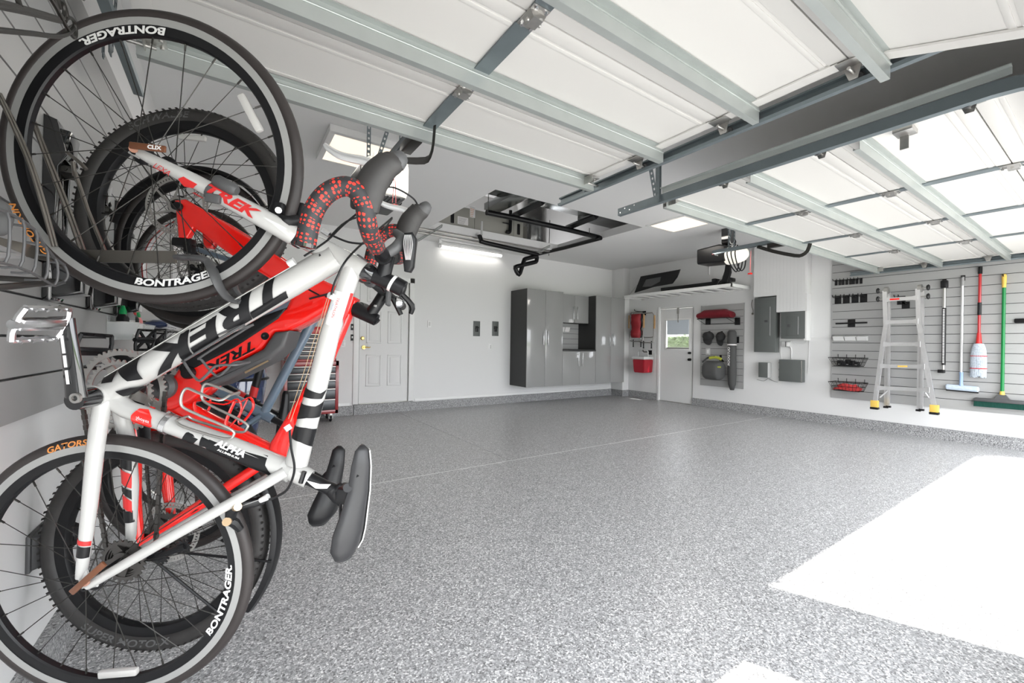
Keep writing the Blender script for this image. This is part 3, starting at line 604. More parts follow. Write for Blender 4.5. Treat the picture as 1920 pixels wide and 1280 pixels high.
def reflector(W, fr, C, a, r=.245):
    d = fr.u*math.cos(a)+fr.v*math.sin(a); t = -fr.u*math.sin(a)+fr.v*math.cos(a); c = C+d*r
    G().obox(c-fr.n*.008, t*.045, d*.009, fr.n*.007, .004).done('reflector', 'reflector', W)
reflector(W1, B1, B1.F, pang(B1, 496, 205, B1.F)); reflector(W2, B1, B1.R, pang(B1, 230, 1280, B1.R), .262)
fr = G()
dn = [P(632, 481), P(405, 611), P(206, 733)]
fr.tube(dn, [.032, .0335, .03], 20); fr.tube([P(572, 450), P(610, 468), P(660, 495), P(684, 508)], [.022, .024, .024, .0225], 20)
tt = [P(662, 500), P(620, 620), P(594, 727), P(556, 868)]; fr.tube(tt, [.023, .0225, .024, .027], 20)
st = [P(200, 740), P(240, 768), P(310, 792), P(420, 832), P(548, 884)]; fr.tube(st, [.022, .021, .0215, .0235, .027], 18)
fr.tube([P(530, 873), P(580, 898)], [.025, .023], 16)
bb = P(200, 738); fr.tube([bb-B1.n*.036, bb+B1.n*.036], .026, 20)
def both(g, pts, rs, **k):
    p = [P(*q) for q in pts]; g.tube(p, rs, **k); g.tube([B1.mir(q) for q in p], rs, **k)
fr2 = fr
both(fr, [(192, 752, -.02), (178, 850, -.045), (168, 950, -.058), (155, 1058, -.066), (152, 1082, -.066)], [.017, .0165, .0145, .0115, .01], n=14)
both(fr, [(535, 884, -.02), (500, 905, -.038), (330, 1001, -.055), (190, 1083, -.065), (165, 1098, -.066)], [.014, .013, .0125, .011, .009], n=14)
both(fr, [(152, 1068, -.066), (163, 1095, -.066), (182, 1092, -.066)], [.013, .015, .01], n=10, flat=.5, up=B1.n)
frame1 = fr.done('frame', 'pearl', b1, ang=50)
# graphics
tube_text(frame1, 'TREK', .072, P(582, 509), P(292, 682), B1, .034, 'blk', bold=.003, shear=.35, sx=2.05, upv=B1.u)
for poly, m in (([(.80, -.6), (.86, -.9), (.9, -.5), (.885, .2), (.84, .45), (.83, 0)], 'blk'), ([(.9, -.95), (.955, -.8), (.97, -.3), (.93, -.1), (.905, -.4)], 'blk'), ([(.86, .95), (.9, .5), (.945, .3), (.95, .7), (.93, .98)], 'blk')): band(frame1, 'graphic', m, poly, dn[0], dn[2], B1, .034)
tb = (P(594, 727), P(556, 868)); ta = (P(618, 640), P(594, 727))
for poly in ([(.0, -.9), (.03, .5), (-.02, .95), (.1, .7), (.12, -.3), (.14, -.95)], [(.22, -.98), (.2, .4), (.13, .98), (.34, .98), (.36, .1), (.42, -.6), (.44, -.98)], [(.52, -.98), (.48, .2), (.5, .98), (.74, .98), (.67, .1), (.66, -.98)]):
    band(frame1, 'graphic', 'blk', poly, *tb, B1, lambda t: .0242+.003*t)
sa = (P(310, 792), P(548, 884))
band(frame1, 'graphic', 'blk', [(.42, -.98), (.9, -.98), (.99, -.98), (.82, .1), (.8, .7), (.75, .98), (.45, .98), (.4, .5), (.34, .1)], *sa, B1, lambda t: .0217+.005*t)
band(frame1, 'graphic', 'blk', [(.18, -.6), (.26, -.7), (.3, .1), (.26, .6), (.2, .2)], *sa, B1, .0222); band(frame1, 'graphic', 'blk', [(.32, -.4), (.38, -.2), (.37, .5), (.31, .7)], *sa, B1, .0232)
s0 = (P(415, 826), P(470, 850)); tube_text(frame1, 'ALPHA', .02, *s0, B1, .0255, 'lettering', bold=.001, shear=.15, sx=1.15, upv=B1.v, coff=.005, lift=.0022); tube_text(frame1, 'ALUMINUM', .0095, *s0, B1, .0255, 'lettering', bold=.0004, shear=.15, sx=1.1, upv=B1.v, coff=-.010, lift=.0022)
band(frame1, 'sticker', 'red', [(.0, -.7), (.35, -.98), (.8, -.6), (1, -.3), (.85, .3), (.45, .75), (.1, .6), (-.04, 0)], P(262, 775), P(300, 788), B1, .0222)
tube_text(frame1, 'Spokes', .011, P(264, 777), P(298, 789), B1, .0225, 'lettering', shear=.3, lift=.0012, upv=-B1.v)
band(frame1, 'sticker', 'lettering', [(0, -.5), (1, -.5), (1, .6), (0, .6)], P(645, 548), P(626, 610), B1, .0232); band(frame1, 'sticker', 'redmat', [(-.05, .62), (.7, .62), (.9, .85), (-.05, .9)], P(645, 548), P(626, 610), B1, .0232)
tube_text(frame1, 'TRIATHLON', .009, P(643, 552), P(628, 602), B1, .0236, 'redmat', lift=.0012, upv=B1.u)
tube_text(frame1, 'SPECIAL', .005, P(643, 552), P(628, 602), B1, .0236, 'paleblue', lift=.0014, upv=B1.u, coff=-.008)
band(frame1, 'graphic', 'blk', [(0, -.98), (1, -.98), (1, .98), (0, .98)], P(310, 792), P(313, 793), B1, .0228)
G().lathe([(.0235, -.006), (.0255, -.006), (.0255, .006), (.0235, .006)], P(316, 794), st[3]-st[2], 20, closed=True).done('band_clamp', 'steel', frame1)
fs_ = [B1.mir(P(178, 850, -.045)), B1.mir(P(155, 1058, -.066))]
for m_, po in (('redmat', [(-.1, -.5), (.1, -.5), (.16, .7), (-.08, .7)]), ('blk', [(.1, -.5), (.24, -.5), (.3, .7), (.16, .7)]), ('redmat', [(.26, -.5), (.42, -.4), (.48, .6), (.33, .7)]), ('blk', [(.44, -.5), (.5, -.5), (.6, .6), (.5, .6)]), ('redmat', [(.52, -.4), (.68, -.4), (.74, .6), (.62, .6)]), ('blk', [(.72, -.98), (.85, -.98), (.85, .98), (.72, .98)])): band(frame1, 'graphic', m_, po, *fs_, B1, lambda t: .0165-.005*t)
ns_ = [P(168, 950, -.058), P(155, 1058, -.066)]
for m_, po in (('redmat', [(.5, -.98), (.58, -.98), (.66, .98), (.58, .98)]), ('blk', [(.6, -.98), (.82, -.98), (.86, .98), (.68, .98)])): band(frame1, 'graphic', m_, po, *ns_, B1, lambda t: .0146-.003*t)
# fork
fk = G(); fk.tube([P(528, 428), P(552, 441), P(566, 449)], [.026, .0245, .0225], 18)
fpts = [(548, 440, -.012), (520, 424, -.034), (450, 386, -.045), (360, 337, -.052), (290, 302, -.054), (262, 287, -.055)]
both(fk, fpts, [.024, .0225, .0205, .0165, .0125, .010], n=14)
both(fk, [(258, 280, -.055), (250, 283, -.055), (264, 292, -.055)], [.008, .012, .008], n=8, flat=.5, up=B1.n)
fork1 = fk.done('fork', 'pearl', b1, ang=50)
fa, fb = P(368, 341, -.0515), P(508, 417, -.0375); tube_text(fork1, 'TREK', .031, fa, fb, B1, lambda t: .0168+.0042*t, 'redmat', bold=.0014, shear=.3, sx=1.55, upv=B1.v, lift=.004)
tube_text(fork1, 'LEXA', .016, P(296, 312, -.053), P(330, 332, -.053), B1, .0148, 'redmat', shear=.2, upv=B1.v, lift=.0012)
band(fork1, 'graphic', 'redmat', [(.0, -.2), (.3, -.55), (.75, -.25), (.85, .25), (.5, .45), (.2, .25)], P(347, 336, -.05), P(385, 357, -.049), B1, .0182); band(fork1, 'graphic', 'redmat', [(.5, -.98), (1.15, -.9), (1.2, -.65), (.8, -.55)], P(347, 336, -.05), P(385, 357, -.049), B1, .0182)
for W, (x0, y0, x1, y1), lab in ((W1, (243, 272, 311, 280), 'CLIX'), (W2, (134, 1111, 196, 1056), '')):
    a, b = P(x0, y0, -.082), P(x1, y1, -.086); g = G(); d = (b-a).normalized(); t = d.cross(B1.n); g.obox((a+b)/2, d*(b-a).length/2, t*.007, B1.n*.003, .002); g.tube([P(*((250, 279) if lab else (160, 1092)), -.05), P(*((250, 279) if lab else (160, 1092)), -.08)], .008, 10)
    o = g.done('quick_release_lever', 'brown', W, label='brown quick release lever')
    if lab: text_bm('CLIX', .011, lambda x, y: b-d*.022+d*x-t*y*-1 -B1.n*.0035 if False else b-d*.022+d*x+t*(-y)*(1 if t.z < 0 else -1)-B1.n*.0035, .0005, sx=1.2).done('lettering', 'lettering', o, ang=0)
g = G(); g.lathe([(.0, -.026), (.011, -.026), (.0145, -.02), (.0145, .018), (.009, .026), (0, .026)], P(424, 348, -.06), P(455, 375, -.095)-P(405, 349, -.095), 18); g.obox(P(400, 372, -.068), B1.u*.016, B1.v*.01, B1.n*.006, .004); g.tube([P(396, 358, -.048), P(410, 366, -.048)], .0212, 14); g.done('sensor', 'dkgrey', fork1)
# headset, stem, bars
g = G(); g.tube([P(684, 507), P(690, 511), P(702, 517)], [.0235, .0235, .019], 20); g.tube([P(558, 444), P(567, 449)], [.0245, .0245], 20); g.done('headset', 'blkgloss', b1, kind='stuff')
sc = P(722, 482)
g = G(); g.tube([P(702, 516), P(735, 531)], [.0195, .0195], 18); g.tube([P(716, 523), P(723, 500), P(727, 480)], [.0195, .0175, .019], 16); g.tube([sc-B1.n*.022, sc+B1.n*.022], .0205, 16); g.tube([P(738, 532), P(757, 542)], [.021, .0205], 18); g.tube([P(757, 542), P(760, 543)], [.014, .012], 12); stem1 = g.done('stem', 'blk', b1)
G().tube([P(734, 530), P(739, 533)], .0218, 20).done('spacer', 'white', stem1)
def bar(sg):
    m = (lambda q: q) if sg < 0 else B1.mir
    core = [m(q) for q in (sc-B1.n*.01, P(718, 476, -.04), P(706, 462, -.09), P(697, 446, -.15), P(688, 415, -.195), P(684, 385, -.205), P(672, 362, -.21), P(655, 350, -.212), P(632, 352, -.214), P(609, 366, -.216), P(590, 392, -.218), P(579, 425, -.22), P(573, 458, -.22))]
    g = G(); g.tube(core[:4], [.0155, .0155, .0135, .0165], 14, smooth=3, uv=False); h = g.done('handlebar', 'blk', b1)
    g = G(); g.tube(core[2:], [.0187]*(len(core)-2), 18, smooth=4, uv=True); g.done('bar_tape', 'tape', h, label='black bar tape with red dots', ang=60)
    e = core[-1]; d = (core[-1]-core[-2]).normalized(); G().tube([e-d*.002, e+d*.005, e+d*.008], [.019, .019, .012], 16).done('bar_plug', 'blkgloss', h)
    hp = [m(P(*q)) for q in ((694, 402, -.2), (690, 378, -.2), (694, 352, -.198), (707, 328, -.196), (722, 312, -.194), (733, 303, -.192), (738, 292, -.19))]
    g = G(); g.tube(hp, [.016, .027, .031, .03, .027, .027, .017], 18, smooth=4, flat=.72, up=B1.n); g.tube([m(P(676, 364, -.205)), m(P(690, 358, -.2))], [.017, .02], 14); hd = g.done('brake_hood', 'rubber', h)
    g = G(); g.tube([m(P(*q)) for q in ((738, 305, -.19), (744, 296, -.188), (741, 286, -.187))], [.023, .022, .01], 14, smooth=4, flat=.7, up=B1.n); g.done('lever_pivot', 'dkgrey', hd)
    G().tube([m(P(*q)) for q in ((746, 308, -.186), (750, 299, -.185), (746, 288, -.185))], [.008, .011, .005], 10, smooth=4).done('name_plate', 'gold', hd)
    lp = [m(P(*q)) for q in ((734, 303, -.186), (718, 306, -.19), (700, 309, -.192), (680, 301, -.192), (655, 296, -.19), (635, 290, -.188), (617, 279, -.186), (608, 270, -.185))]
    G().tube(lp, [.015, .0135, .0115, .0095, .0085, .008, .0065, .004], 10, smooth=4, flat=.6, up=B1.n).done('brake_lever', 'alu', hd)
    return h
bar(-1); bar(1)
# phone mount and clip-on light on the bars
c = P(728, 492, -.05); 
pm = [P(x, y, -.03) for x, y in ((757, 436), (773, 434), (780, 447), (774, 500), (768, 510), (757, 508), (753, 470))]
o = G().prism(pm, B1.n*.03, .006).done('light_body', 'blk', stem1)
for k in range(6):
    f = k/5; G().tube([P(759+2.2*k, 440, -.034), P(757+3.2*k, 458, -.034), P(761+1.6*k, 487, -.034)], .0013, 5, smooth=4).done('cooling_fin', 'alu', o)
G().tube([P(727, 474, -.03), P(745, 462, -.02), P(752, 446, 0), P(742, 436, .02)], [.012, .014, .012, .01], 12, smooth=4).done('light_clamp', 'dkgrey', stem1)
for pts in ([(733, 319, -.19), (737, 332, -.16), (726, 352, -.12), (700, 376, -.09), (660, 408, -.07), (640, 425, -.05), (612, 452, -.03), (570, 480, -.036)], [(708, 352, 0), (740, 352, .12), (775, 372, .18), (786, 392, .2)], [(705, 400, .16), (650, 415, .06), (605, 462, 0), (600, 480, -.03)], [(735, 410, .19), (700, 450, .02), (660, 455, .0), (620, 440, .0), (606, 432, .0)], [(735, 408, .19), (660, 475, -.02), (632, 520, -.05), (623, 545, -.045), (621, 556, -.04)]):
    cable(b1, [P(*q) for q in pts])
G().tube([P(604, 431, 0), P(618, 440, 0)], .007, 8).done('cable_adjuster', 'steel', b1)
cable(b1, [P(546, 500, -.036), P(400, 585, -.036), P(196, 706, -.034)], .001, 'reflector', 'gear_wire', 0); cable(b1, [P(617, 560, -.03), P(580, 690, -.03), P(545, 790, -.03)], .0008, 'gold', 'brake_wire', 0); cable(b1, [P(613, 560, -.026), P(572, 690, -.026), P(541, 785, -.026)], .0008, 'gold', 'brake_wire', 0)
cable(b1, [P(543, 805, -.03), P(546, 840, -.035), P(552, 880, -.04), P(540, 915, -.05), P(520, 930, -.05), P(500, 938, -.045)], .003)
g = G(); g.tube([P(541, 495, -.034), P(552, 489, -.034)], .009, 10); g.tube([P(617, 553, -.04), P(626, 557, -.03)], .008, 10); g.tube([P(537, 798, -.03), P(543, 806, -.03)], .008, 10); g.done('cable_stop', 'white', b1, kind='stuff')
# rear and front brake calipers
g = G(); g.tube([P(432, 972, -.03), P(436, 955, -.035), P(455, 945, -.03), P(475, 942, -.02), P(495, 936, -.01)], [.011, .014, .012, .012, .01], 10, smooth=3); g.tube([P(470, 925, 0), P(478, 935, -.01), P(465, 945, -.02)], .014, 10); g.tube([P(428, 975, -.03), P(440, 980, -.025), P(450, 992, -.016)], [.012, .012, .009], 8); cal = g.done('rear_brake', 'blk', b1)
G().tube([P(442, 951, -.045), P(446, 950, -.055)], .009, 10).tube([P(427, 977, -.04), P(425, 978, -.048)], .01, 10).done('bolt', 'gold', cal)
G().tube([P(395, 970, -.03), P(442, 952, -.042), P(500, 932, -.045)], .0012, 5).done('brake_wire', 'steel', cal)
G().tube([P(488, 938, -.045), P(503, 931, -.045)], [.006, .008], 10).done('cable_adjuster', 'white', cal)
g = G(); g.tube([P(521, 395, -.02), P(526, 410, -.028), P(540, 415, -.03), P(560, 412, -.01)], [.01, .013, .013, .012], 10, smooth=3); g.obox(P(523, 396, -.022), B1.u*.011, B1.v*.02, B1.n*.01, .004); g.obox(P(561, 402, .02), B1.u*.012, B1.v*.028, B1.n*.01, .004); g.tube([P(555, 415, 0), P(575, 418, 0)], .011, 8); cal = g.done('front_brake', 'blk', b1); G().tube([P(522, 394, -.034), P(522, 394, -.042)], .007, 10).done('bolt', 'steel', cal)
# cranks, rings, chain
bx = bb-B1.n*.03
g = G(); g.tube([bb-B1.n*.03, bb-B1.n*.08], [.024, .021], 18); g.tube([P(144, 744, -.094), P(137, 690, -.098), P(128, 625, -.1), P(124, 597, -.1)], [.0215, .0185, .0165, .0165], 14, smooth=3, flat=.62, up=B1.n); ca = g.done('crank_arm', 'blkgloss', b1)
q = P(142, 746, -.108); G().lathe([(.006, -.003), (.011, -.003), (.011, .003), (.006, .003)], q, B1.n, 16, closed=True).done('crank_bolt', 'zinc', ca)
a1, a2 = P(141, 718, -.0985), P(129, 626, -.0985)
dd = (a2-a1).normalized(); tt_ = dd.cross(B1.n).normalized()
for t0, t1 in ((0, .28), (.34, .58), (.62, .98)): G().obox(a1+(a2-a1)*(t0+t1)/2 + tt_*.003-B1.n*.0125, dd*(a2-a1).length*(t1-t0)/2, tt_*.0022, B1.n*.0012).done('graphic', 'label', ca)
pc = P(78, 607, -.155); pedal(b1, pc, B1.n, B1.v+B1.u*.3, 'steel', h=.034, w=.042)
G().tube([P(124, 600, -.1), P(124, 600, -.1)-B1.n*.04], [.009, .008], 10).done('pedal_axle', 'steel', b1)
cr = gear(bb+B1.n*.046, B1.n, B1.u, .104, .088, 50, .003, 5).done('chainring', 'zinc', b1, ang=20); gear(bb+B1.n*.038, B1.n, B1.u, .078, .066, 36, .003).done('inner_chainring', 'zinc', cr, ang=20)
g = G(); g.tube([bb+B1.n*.04, bb+B1.n*.09], .022, 14); q = bb+B1.n*.092; dr = (P(144, 744)-P(124, 597)).normalized(); g.tube([q, q+dr*.17], [.019, .015], 12, flat=.6, up=B1.n); g.done('crank_arm', 'blk', b1)
cas = None
for k in range(7):
    o = gear(B1.R+B1.n*(.034+.0035*k), B1.n, B1.u, .056-.0045*k, .043-.0045*k if k < 4 else .016, 24-2*k, .0018, 5 if k < 4 else 0, .014).done('cog', 'chainm', W2 if cas is None else W2, ang=20)
g = G(); cw = .045
def chain(g, a, b, n, step=.0127):
    a = V(a); b = V(b); L = (b-a).length; d = (b-a)/L; t = d.cross(n); k = int(L/step)
    for i in range(k): g.obox(a+d*step*(i+.5), d*step*.48, t*.0042, n*(.004 if i % 2 else .0026))
Cc, Rc = bb+B1.n*cw, B1.R+B1.n*cw; ax = (Cc-Rc).normalized(); tx = ax.cross(B1.n)
chain(g, Cc+tx*.1, Rc+tx*.045, B1.n); chain(g, Cc-tx*.1, Rc-tx*.07-ax*-.03, B1.n); g.done('chain', 'chainm', b1, kind='stuff')
g = G(); q = B1.R+B1.n*.05-tx*.05; g.obox(q+B1.n*.012, tx*.03, ax*.014, B1.n*.012, .004); g.tube([q-tx*.02, q-tx*.09+ax*.03], .009, 8); g.done('rear_derailleur', 'blk', b1); gear(q-tx*.03, B1.n, B1.u, .02, .006, 11).done('jockey_wheel', 'blk', b1); gear(q-tx*.085+ax*.028, B1.n, B1.u, .02, .006, 11).done('jockey_wheel', 'blk', b1)
# bottle cages
def cage(fr_, par, m, pts, r, w=.033):
    g = G(); p = [fr_.P(x, y, w0) for x, y, w0 in pts]; g.tube(p, r, 7, smooth=4); g.tube([fr_.mir(q) for q in p], r, 7, smooth=4)
    g.tube([p[-1], fr_.mir(p[-1])], r, 7); g.tube([p[0], fr_.mir(p[0])], r, 7); return g.done('bottle_cage', m, par)
cage(B1, b1, 'zinc', [(330, 788, -.02), (345, 800, -.025), (420, 822, -.028), (438, 815, -.028), (430, 803, -.03), (360, 772, -.034), (341, 760, -.036), (340, 742, -.036), (350, 728, -.034), (372, 736, -.036), (410, 750, -.036), (430, 741, -.02)], .0032)
cage(B1, b1, 'dkgrey', [(350, 655, -.018), (400, 630, -.02), (455, 610, -.02), (440, 618, -.022), (352, 672, -.024), (346, 680, -.03), (370, 712, -.034), (385, 705, -.036), (405, 686, -.036), (440, 684, -.03), (452, 682, -.012)], .003)
# seat post and saddle
g = G(); g.tube([P(566, 891), P(580, 898)], [.0225, .022], 18); g.tube([P(571, 884, -.02), P(564, 905, -.022)], .006, 8); g.done('seat_clamp', 'blkgloss', b1)
g = G(); g.tube([P(575, 895), P(612, 913), P(630, 921)], [.0155, .0155, .017], 16); g.tube([P(630, 921), P(640, 908)], [.015, .007], 10); g.tube([P(622, 916, 0), P(634, 935, 0), P(640, 945, 0)], [.018, .014, .008], 12); sp = g.done('seat_post', 'blk', b1)
band(sp, 'graphic', 'label', [(.0, .1), (.5, -.3), (.95, .2), (1, .7), (.6, .3)], P(578, 897), P(618, 915), B1, .0157)
sd, cs, rings = saddle(b1, B1, [(678, 842, .019, .017), (675, 870, .022, .024), (671, 915, .03, .027), (663, 955, .048, .031), (656, 985, .064, .035), (652, 1010, .068, .033), (652, 1027, .058, .022)], 'vinyl')
g = G()
for A, B_ in zip(rings[2:-1], rings[3:]): pass
idx = (1, 2, 3, 4)
outer = [[r[k] + (r[k]-c)*.05 + B1.u*.004 for k in idx] for r, c in zip(rings, cs)]
g = G()
for A, B_ in zip(outer, outer[1:]):
    for k in range(3): g.bm.faces.new([g.bm.verts.new(p) for p in (A[k], A[k+1], B_[k+1], B_[k])])
bmesh.ops.remove_doubles(g.bm, verts=g.bm.verts[:], dist=.0005); bmesh.ops.solidify(g.bm, geom=g.bm.faces[:], thickness=.003); g.done('side_panel', 'white', sd, label='white saddle edge panel')
g = G()
for w in (-.02, .02): g.tube([P(672, 890, w), P(648, 915, w), P(640, 935, w), P(638, 965, w), P(640, 985, w*1.6), P(648, 1000, w*2)], .0035, 7, smooth=4)
g.done('saddle_rail', 'blk', sd)
g = G(); g.obox(P(650, 925), B1.u*.02, B1.v*.02, B1.n*.024, .006); g.tube([P(652, 914, -.03), P(652, 914, .03)], .011, 12); g.done('saddle_clamp', 'blk', sp)
# ===== red electric bicycle, second
B2 = Frame((-.133, 1.825, 1.628), (-.187, 1.80, .525), math.radians(-30)); P2 = B2.P
b2 = thing('electric_bicycle', 'red and black electric bicycle with fat tires hung behind the white road bicycle', 'bicycle', B2.R)
E1 = wheel(b2, 'front_wheel', B2, B2.F, .353, .029, .034, .036, 28, .1, 'blk', False, True, 'iron', knob=100)
E2 = wheel(b2, 'rear_wheel', B2, B2.R, .353, .029, .034, .036, 28, .13, 'blk', False, True, 'iron', knob=100)
tw2 = lambda r: -.0292+abs(r-.324)*.12
for W, C, px, py, tx in ((E1, B2.F, 305, 223, 'SCHWALBE'), (E1, B2.F, 385, 573, 'SUPER MOTO-X'), (E2, B2.R, 245, 1190, 'SUPER MOTO-X')):
    arc_text(W, tx, .03, C, .32, B2, pang(B2, px, py, C), tw2, 'tread_print', -1 if tx[1] == 'C' else 1, bold=.0006, shear=.2, sx=1.3, up=1 if tx[1] == 'C' else -1)
reflector(E1, B2, B2.F, pang(B2, 360, 295, B2.F), .25)
rotor(B2.F-B2.n*.045, B2.n, B2.u, .1, 'zinc', E1); rotor(B2.R+B2.n*.05, B2.n, B2.u, .1, 'zinc', E2)
for k in range(6): gear(B2.R+B2.n*(.04+.004*k), B2.n, B2.u, .07-.006*k, .056-.006*k, 30-3*k, .002, 5, .018).done('cog', 'chainm', E2, ang=20)
def poly(par, name, m, pts, w0, w1, bev=.01, fr=B2, ang=40): return G().prism([fr.P(x, y, w0) for x, y in pts], fr.n*(w1-w0), bev).done(name, m, par, ang=ang)
fk2 = G()
leg = [(331, 377), (352, 375), (398, 402), (470, 447), (540, 492), (588, 518), (562, 547), (510, 524), (452, 490), (412, 462), (384, 440), (366, 428), (355, 448), (338, 446), (336, 424)]
pl = [B2.P(x, y, -.062) for x, y in leg]; fk2.prism([p-B2.n*.013 for p in pl], B2.n*.026, .009); fk2.prism([B2.mir(p)-B2.n*.013 for p in pl], B2.n*.026, .009)
fk2.tube([B2.P(560, 520, -.06), B2.P(585, 535, 0), B2.mir(B2.P(560, 520, -.06))], [.03, .033, .03], 14); fork2 = fk2.done('fork', 'red', b2, ang=40)
G().lathe([(0, -.004), (.012, -.004), (.014, .0), (.014, .008), (0, .008)], P2(332, 386, -.084), B2.n, 18).done('thru_axle', 'blk', fork2)
g = G(); q = P2(345, 455, -.05); g.obox(q, B2.u*.03, B2.v*.014, B2.n*.016, .005); g.obox(q+B2.u*.02-B2.v*.02, B2.u*.014, B2.v*.014, B2.n*.014, .005); g.done('brake_caliper', 'blk', fork2)
dt = poly(b2, 'frame', 'red', [(553, 536), (590, 516), (628, 535), (664, 556), (652, 588), (612, 580), (567, 606), (535, 622), (514, 622), (490, 655), (439, 680), (389, 708), (396, 722), (360, 752), (318, 770), (296, 768), (306, 735), (322, 705), (345, 672), (430, 630), (535, 577)], -.042, .042, .016)
poly(dt, 'battery_cover', 'blk', [(538, 575), (522, 598), (440, 652), (366, 690), (338, 702), (332, 690), (345, 668), (440, 612), (500, 588)], -.046, .046, .012)
poly(dt, 'motor_guard', 'dkgrey', [(514, 622), (542, 619), (532, 650), (505, 674), (470, 692), (405, 722), (378, 728), (371, 718), (390, 708), (440, 681), (492, 654)], -.05, .05, .014)
poly(dt, 'graphic', 'gold', [(458, 697), (502, 675), (504, 677), (460, 700)], -.0515, -.0495, 0)
ta, tb_ = P2(486, 640, -.042), P2(388, 692, -.042)
dd = (tb_-ta).normalized(); upv = dd.cross(B2.n).normalized(); upv = upv if upv.dot(B2.u) > 0 else -upv; mid = (ta+tb_)/2
text_bm('TREK', .042, lambda x, y: mid+dd*x+upv*y-B2.n*.0009, .001, .35, sx=1.75).done('lettering', 'blk', dt, ang=0)
G().lathe([(.006, -.003), (.012, -.003), (.013, 0), (.0, .0), (.006, -.003)], P2(497, 630, -.043), B2.n, 14).done('mount_bolt', 'blk', dt)
poly(dt, 'top_tube', 'red', [(636, 556), (668, 562), (618, 679), (590, 740), (546, 832), (536, 862), (500, 846), (506, 828), (563, 735), (608, 650)], -.026, .026, .014)
g = G(); g.tube([P2(318, 752), P2(420, 803), P2(505, 845), P2(545, 866)], [.027, .027, .026, .025], 16); sttube = g.done('seat_tube', 'red', dt)
g = G()
for s in (1, -1):
    mm = (lambda q: q) if s > 0 else B2.mir
    g.tube([mm(P2(*q)) for q in ((532, 858, -.015), (480, 877, -.04), (400, 930, -.06), (330, 976, -.07), (262, 1022, -.07))], [.016, .0165, .0165, .015, .011], 12)
    g.tube([mm(P2(*q)) for q in ((255, 785, -.04), (250, 850, -.06), (252, 940, -.07), (262, 1015, -.07))], [.024, .022, .018, .012], 12)
g.tube([P2(318, 752), P2(262, 775)], [.03, .028], 12); g.done('rear_triangle', 'red', dt)
poly(dt, 'graphic', 'blk', [(388, 938), (362, 955), (372, 955), (330, 980), (334, 968), (352, 958)], -.0785, -.076, 0)
tube_text(sttube, 'POWER', .02, P2(470, 828), P2(505, 846), B2, .0268, 'blk', shear=.3, sx=1.2, upv=B2.v)
q = P2(304, 725, -.055); g = G(); g.lathe([(0, -.012), (.03, -.012), (.04, 0), (.04, .03), (0, .03)], q, B2.n, 28); g.done('motor_cover', 'dkgrey', dt)
G().lathe([(0, -.006), (.017, -.006), (.02, 0), (.02, .02), (0, .02)], P2(351, 699, -.055), B2.n, 20).done('charge_port', 'blk', dt)
bq = P2(304, 725, -.075); g = G(); g.tube([q, bq], .016, 12); e2 = P2(214, 660, -.085); g.tube([bq, e2], [.019, .014], 12, flat=.6, up=B2.n); g.done('crank_arm', 'blk', b2)
pedal(b2, e2-B2.n*.07+B2.u*-.0, B2.n, B2.v+B2.u*.1, 'blk', h=.05, w=.05); g = G(); g.tube([e2, e2-B2.n*.03], .008, 8); g.done('pedal_axle', 'steel', b2)
gear(P2(304, 725, .05), B2.n, B2.u, .075, .06, 36, .003, 5).done('chainring', 'zinc', b2, ang=20)
g = G(); Cq, Rq = P2(304, 725, .05), B2.R+B2.n*.05; a_ = (Cq-Rq).normalized(); t_ = a_.cross(B2.n); chain(g, Cq+t_*.073, Rq+t_*.055, B2.n); chain(g, Cq-t_*.073, Rq-t_*.1, B2.n); g.done('chain', 'chainm', b2, kind='stuff')
# red bottle cage on the seat tube
g = G()
for s in (1, -1):
    mm = (lambda q: q) if s > 0 else B2.mir
    g.tube([mm(P2(*q)) for q in ((372, 778, -.02), (366, 768, -.036), (370, 750, -.04), (420, 758, -.04), (445, 748, -.038), (452, 770, -.036), (430, 800, -.034), (424, 790, -.036), (440, 752, -.038))], .0062, 7, smooth=4, flat=.5)
g.done('bottle_cage', 'red', b2)
# stem, bar, grips, levers
sc2 = P2(722, 548)
g = G(); g.tube([P2(640, 562), P2(668, 580), P2(706, 600)], [.028, .026, .021], 16); g.tube([P2(690, 594), P2(706, 572), sc2], [.022, .019, .021], 14, smooth=3); g.tube([P2(704, 600), P2(708, 604)], .012, 8); stm = g.done('stem', 'blk', b2)
tube_text(stm, 'B', .014, P2(702, 590), P2(712, 560), B2, .021, 'lettering', sx=1., lift=.002)
n2 = B2.n
G().tube([sc2-n2*.36+B2.u*-.01, sc2-n2*.2, sc2-n2*.04, sc2+n2*.04, sc2+n2*.2, sc2+n2*.36-B2.u*.01], [.011, .011, .0155, .0155, .011, .011], 12).done('handlebar', 'blk', b2)
for s in (-1, 1):
    a = sc2+n2*s*.36-B2.u*.01; b = sc2+n2*s*.25
    g = G(); L_ = [a+(b-a)*k/10 for k in range(11)]; g.tube(L_, [.0175 if k % 2 else .016 for k in range(11)], 14); g.tube([a-(b-a).normalized()*.003, a], .018, 12); g.done('grip', 'rubber', b2)
    g = G(); c = sc2+n2*s*.2; g.tube([c-n2*.012, c+n2*.012], .0175, 12); g.tube([c+B2.u*.02, c+B2.v*.03+B2.u*.02, c+B2.v*.045+n2*s*.05, c+B2.v*.045+n2*s*.13], [.013, .013, .008, .005], 8, smooth=3); g.done('brake_lever', 'dkgrey', b2)
G().lathe([(0, .022), (.012, .02), (.02, .01), (.021, 0), (0, 0)], P2(745, 567, .06), B2.u, 20).done('bell', 'steel', b2); g = G(); g.tube([P2(738, 560, .06), P2(752, 590, .07)], [.012, .009], 8); g.tube([P2(748, 545, .05), P2(772, 572, .08), P2(770, 588, .09)], [.008, .012, .008], 8, smooth=3); g.done('shifter', 'blk', b2)
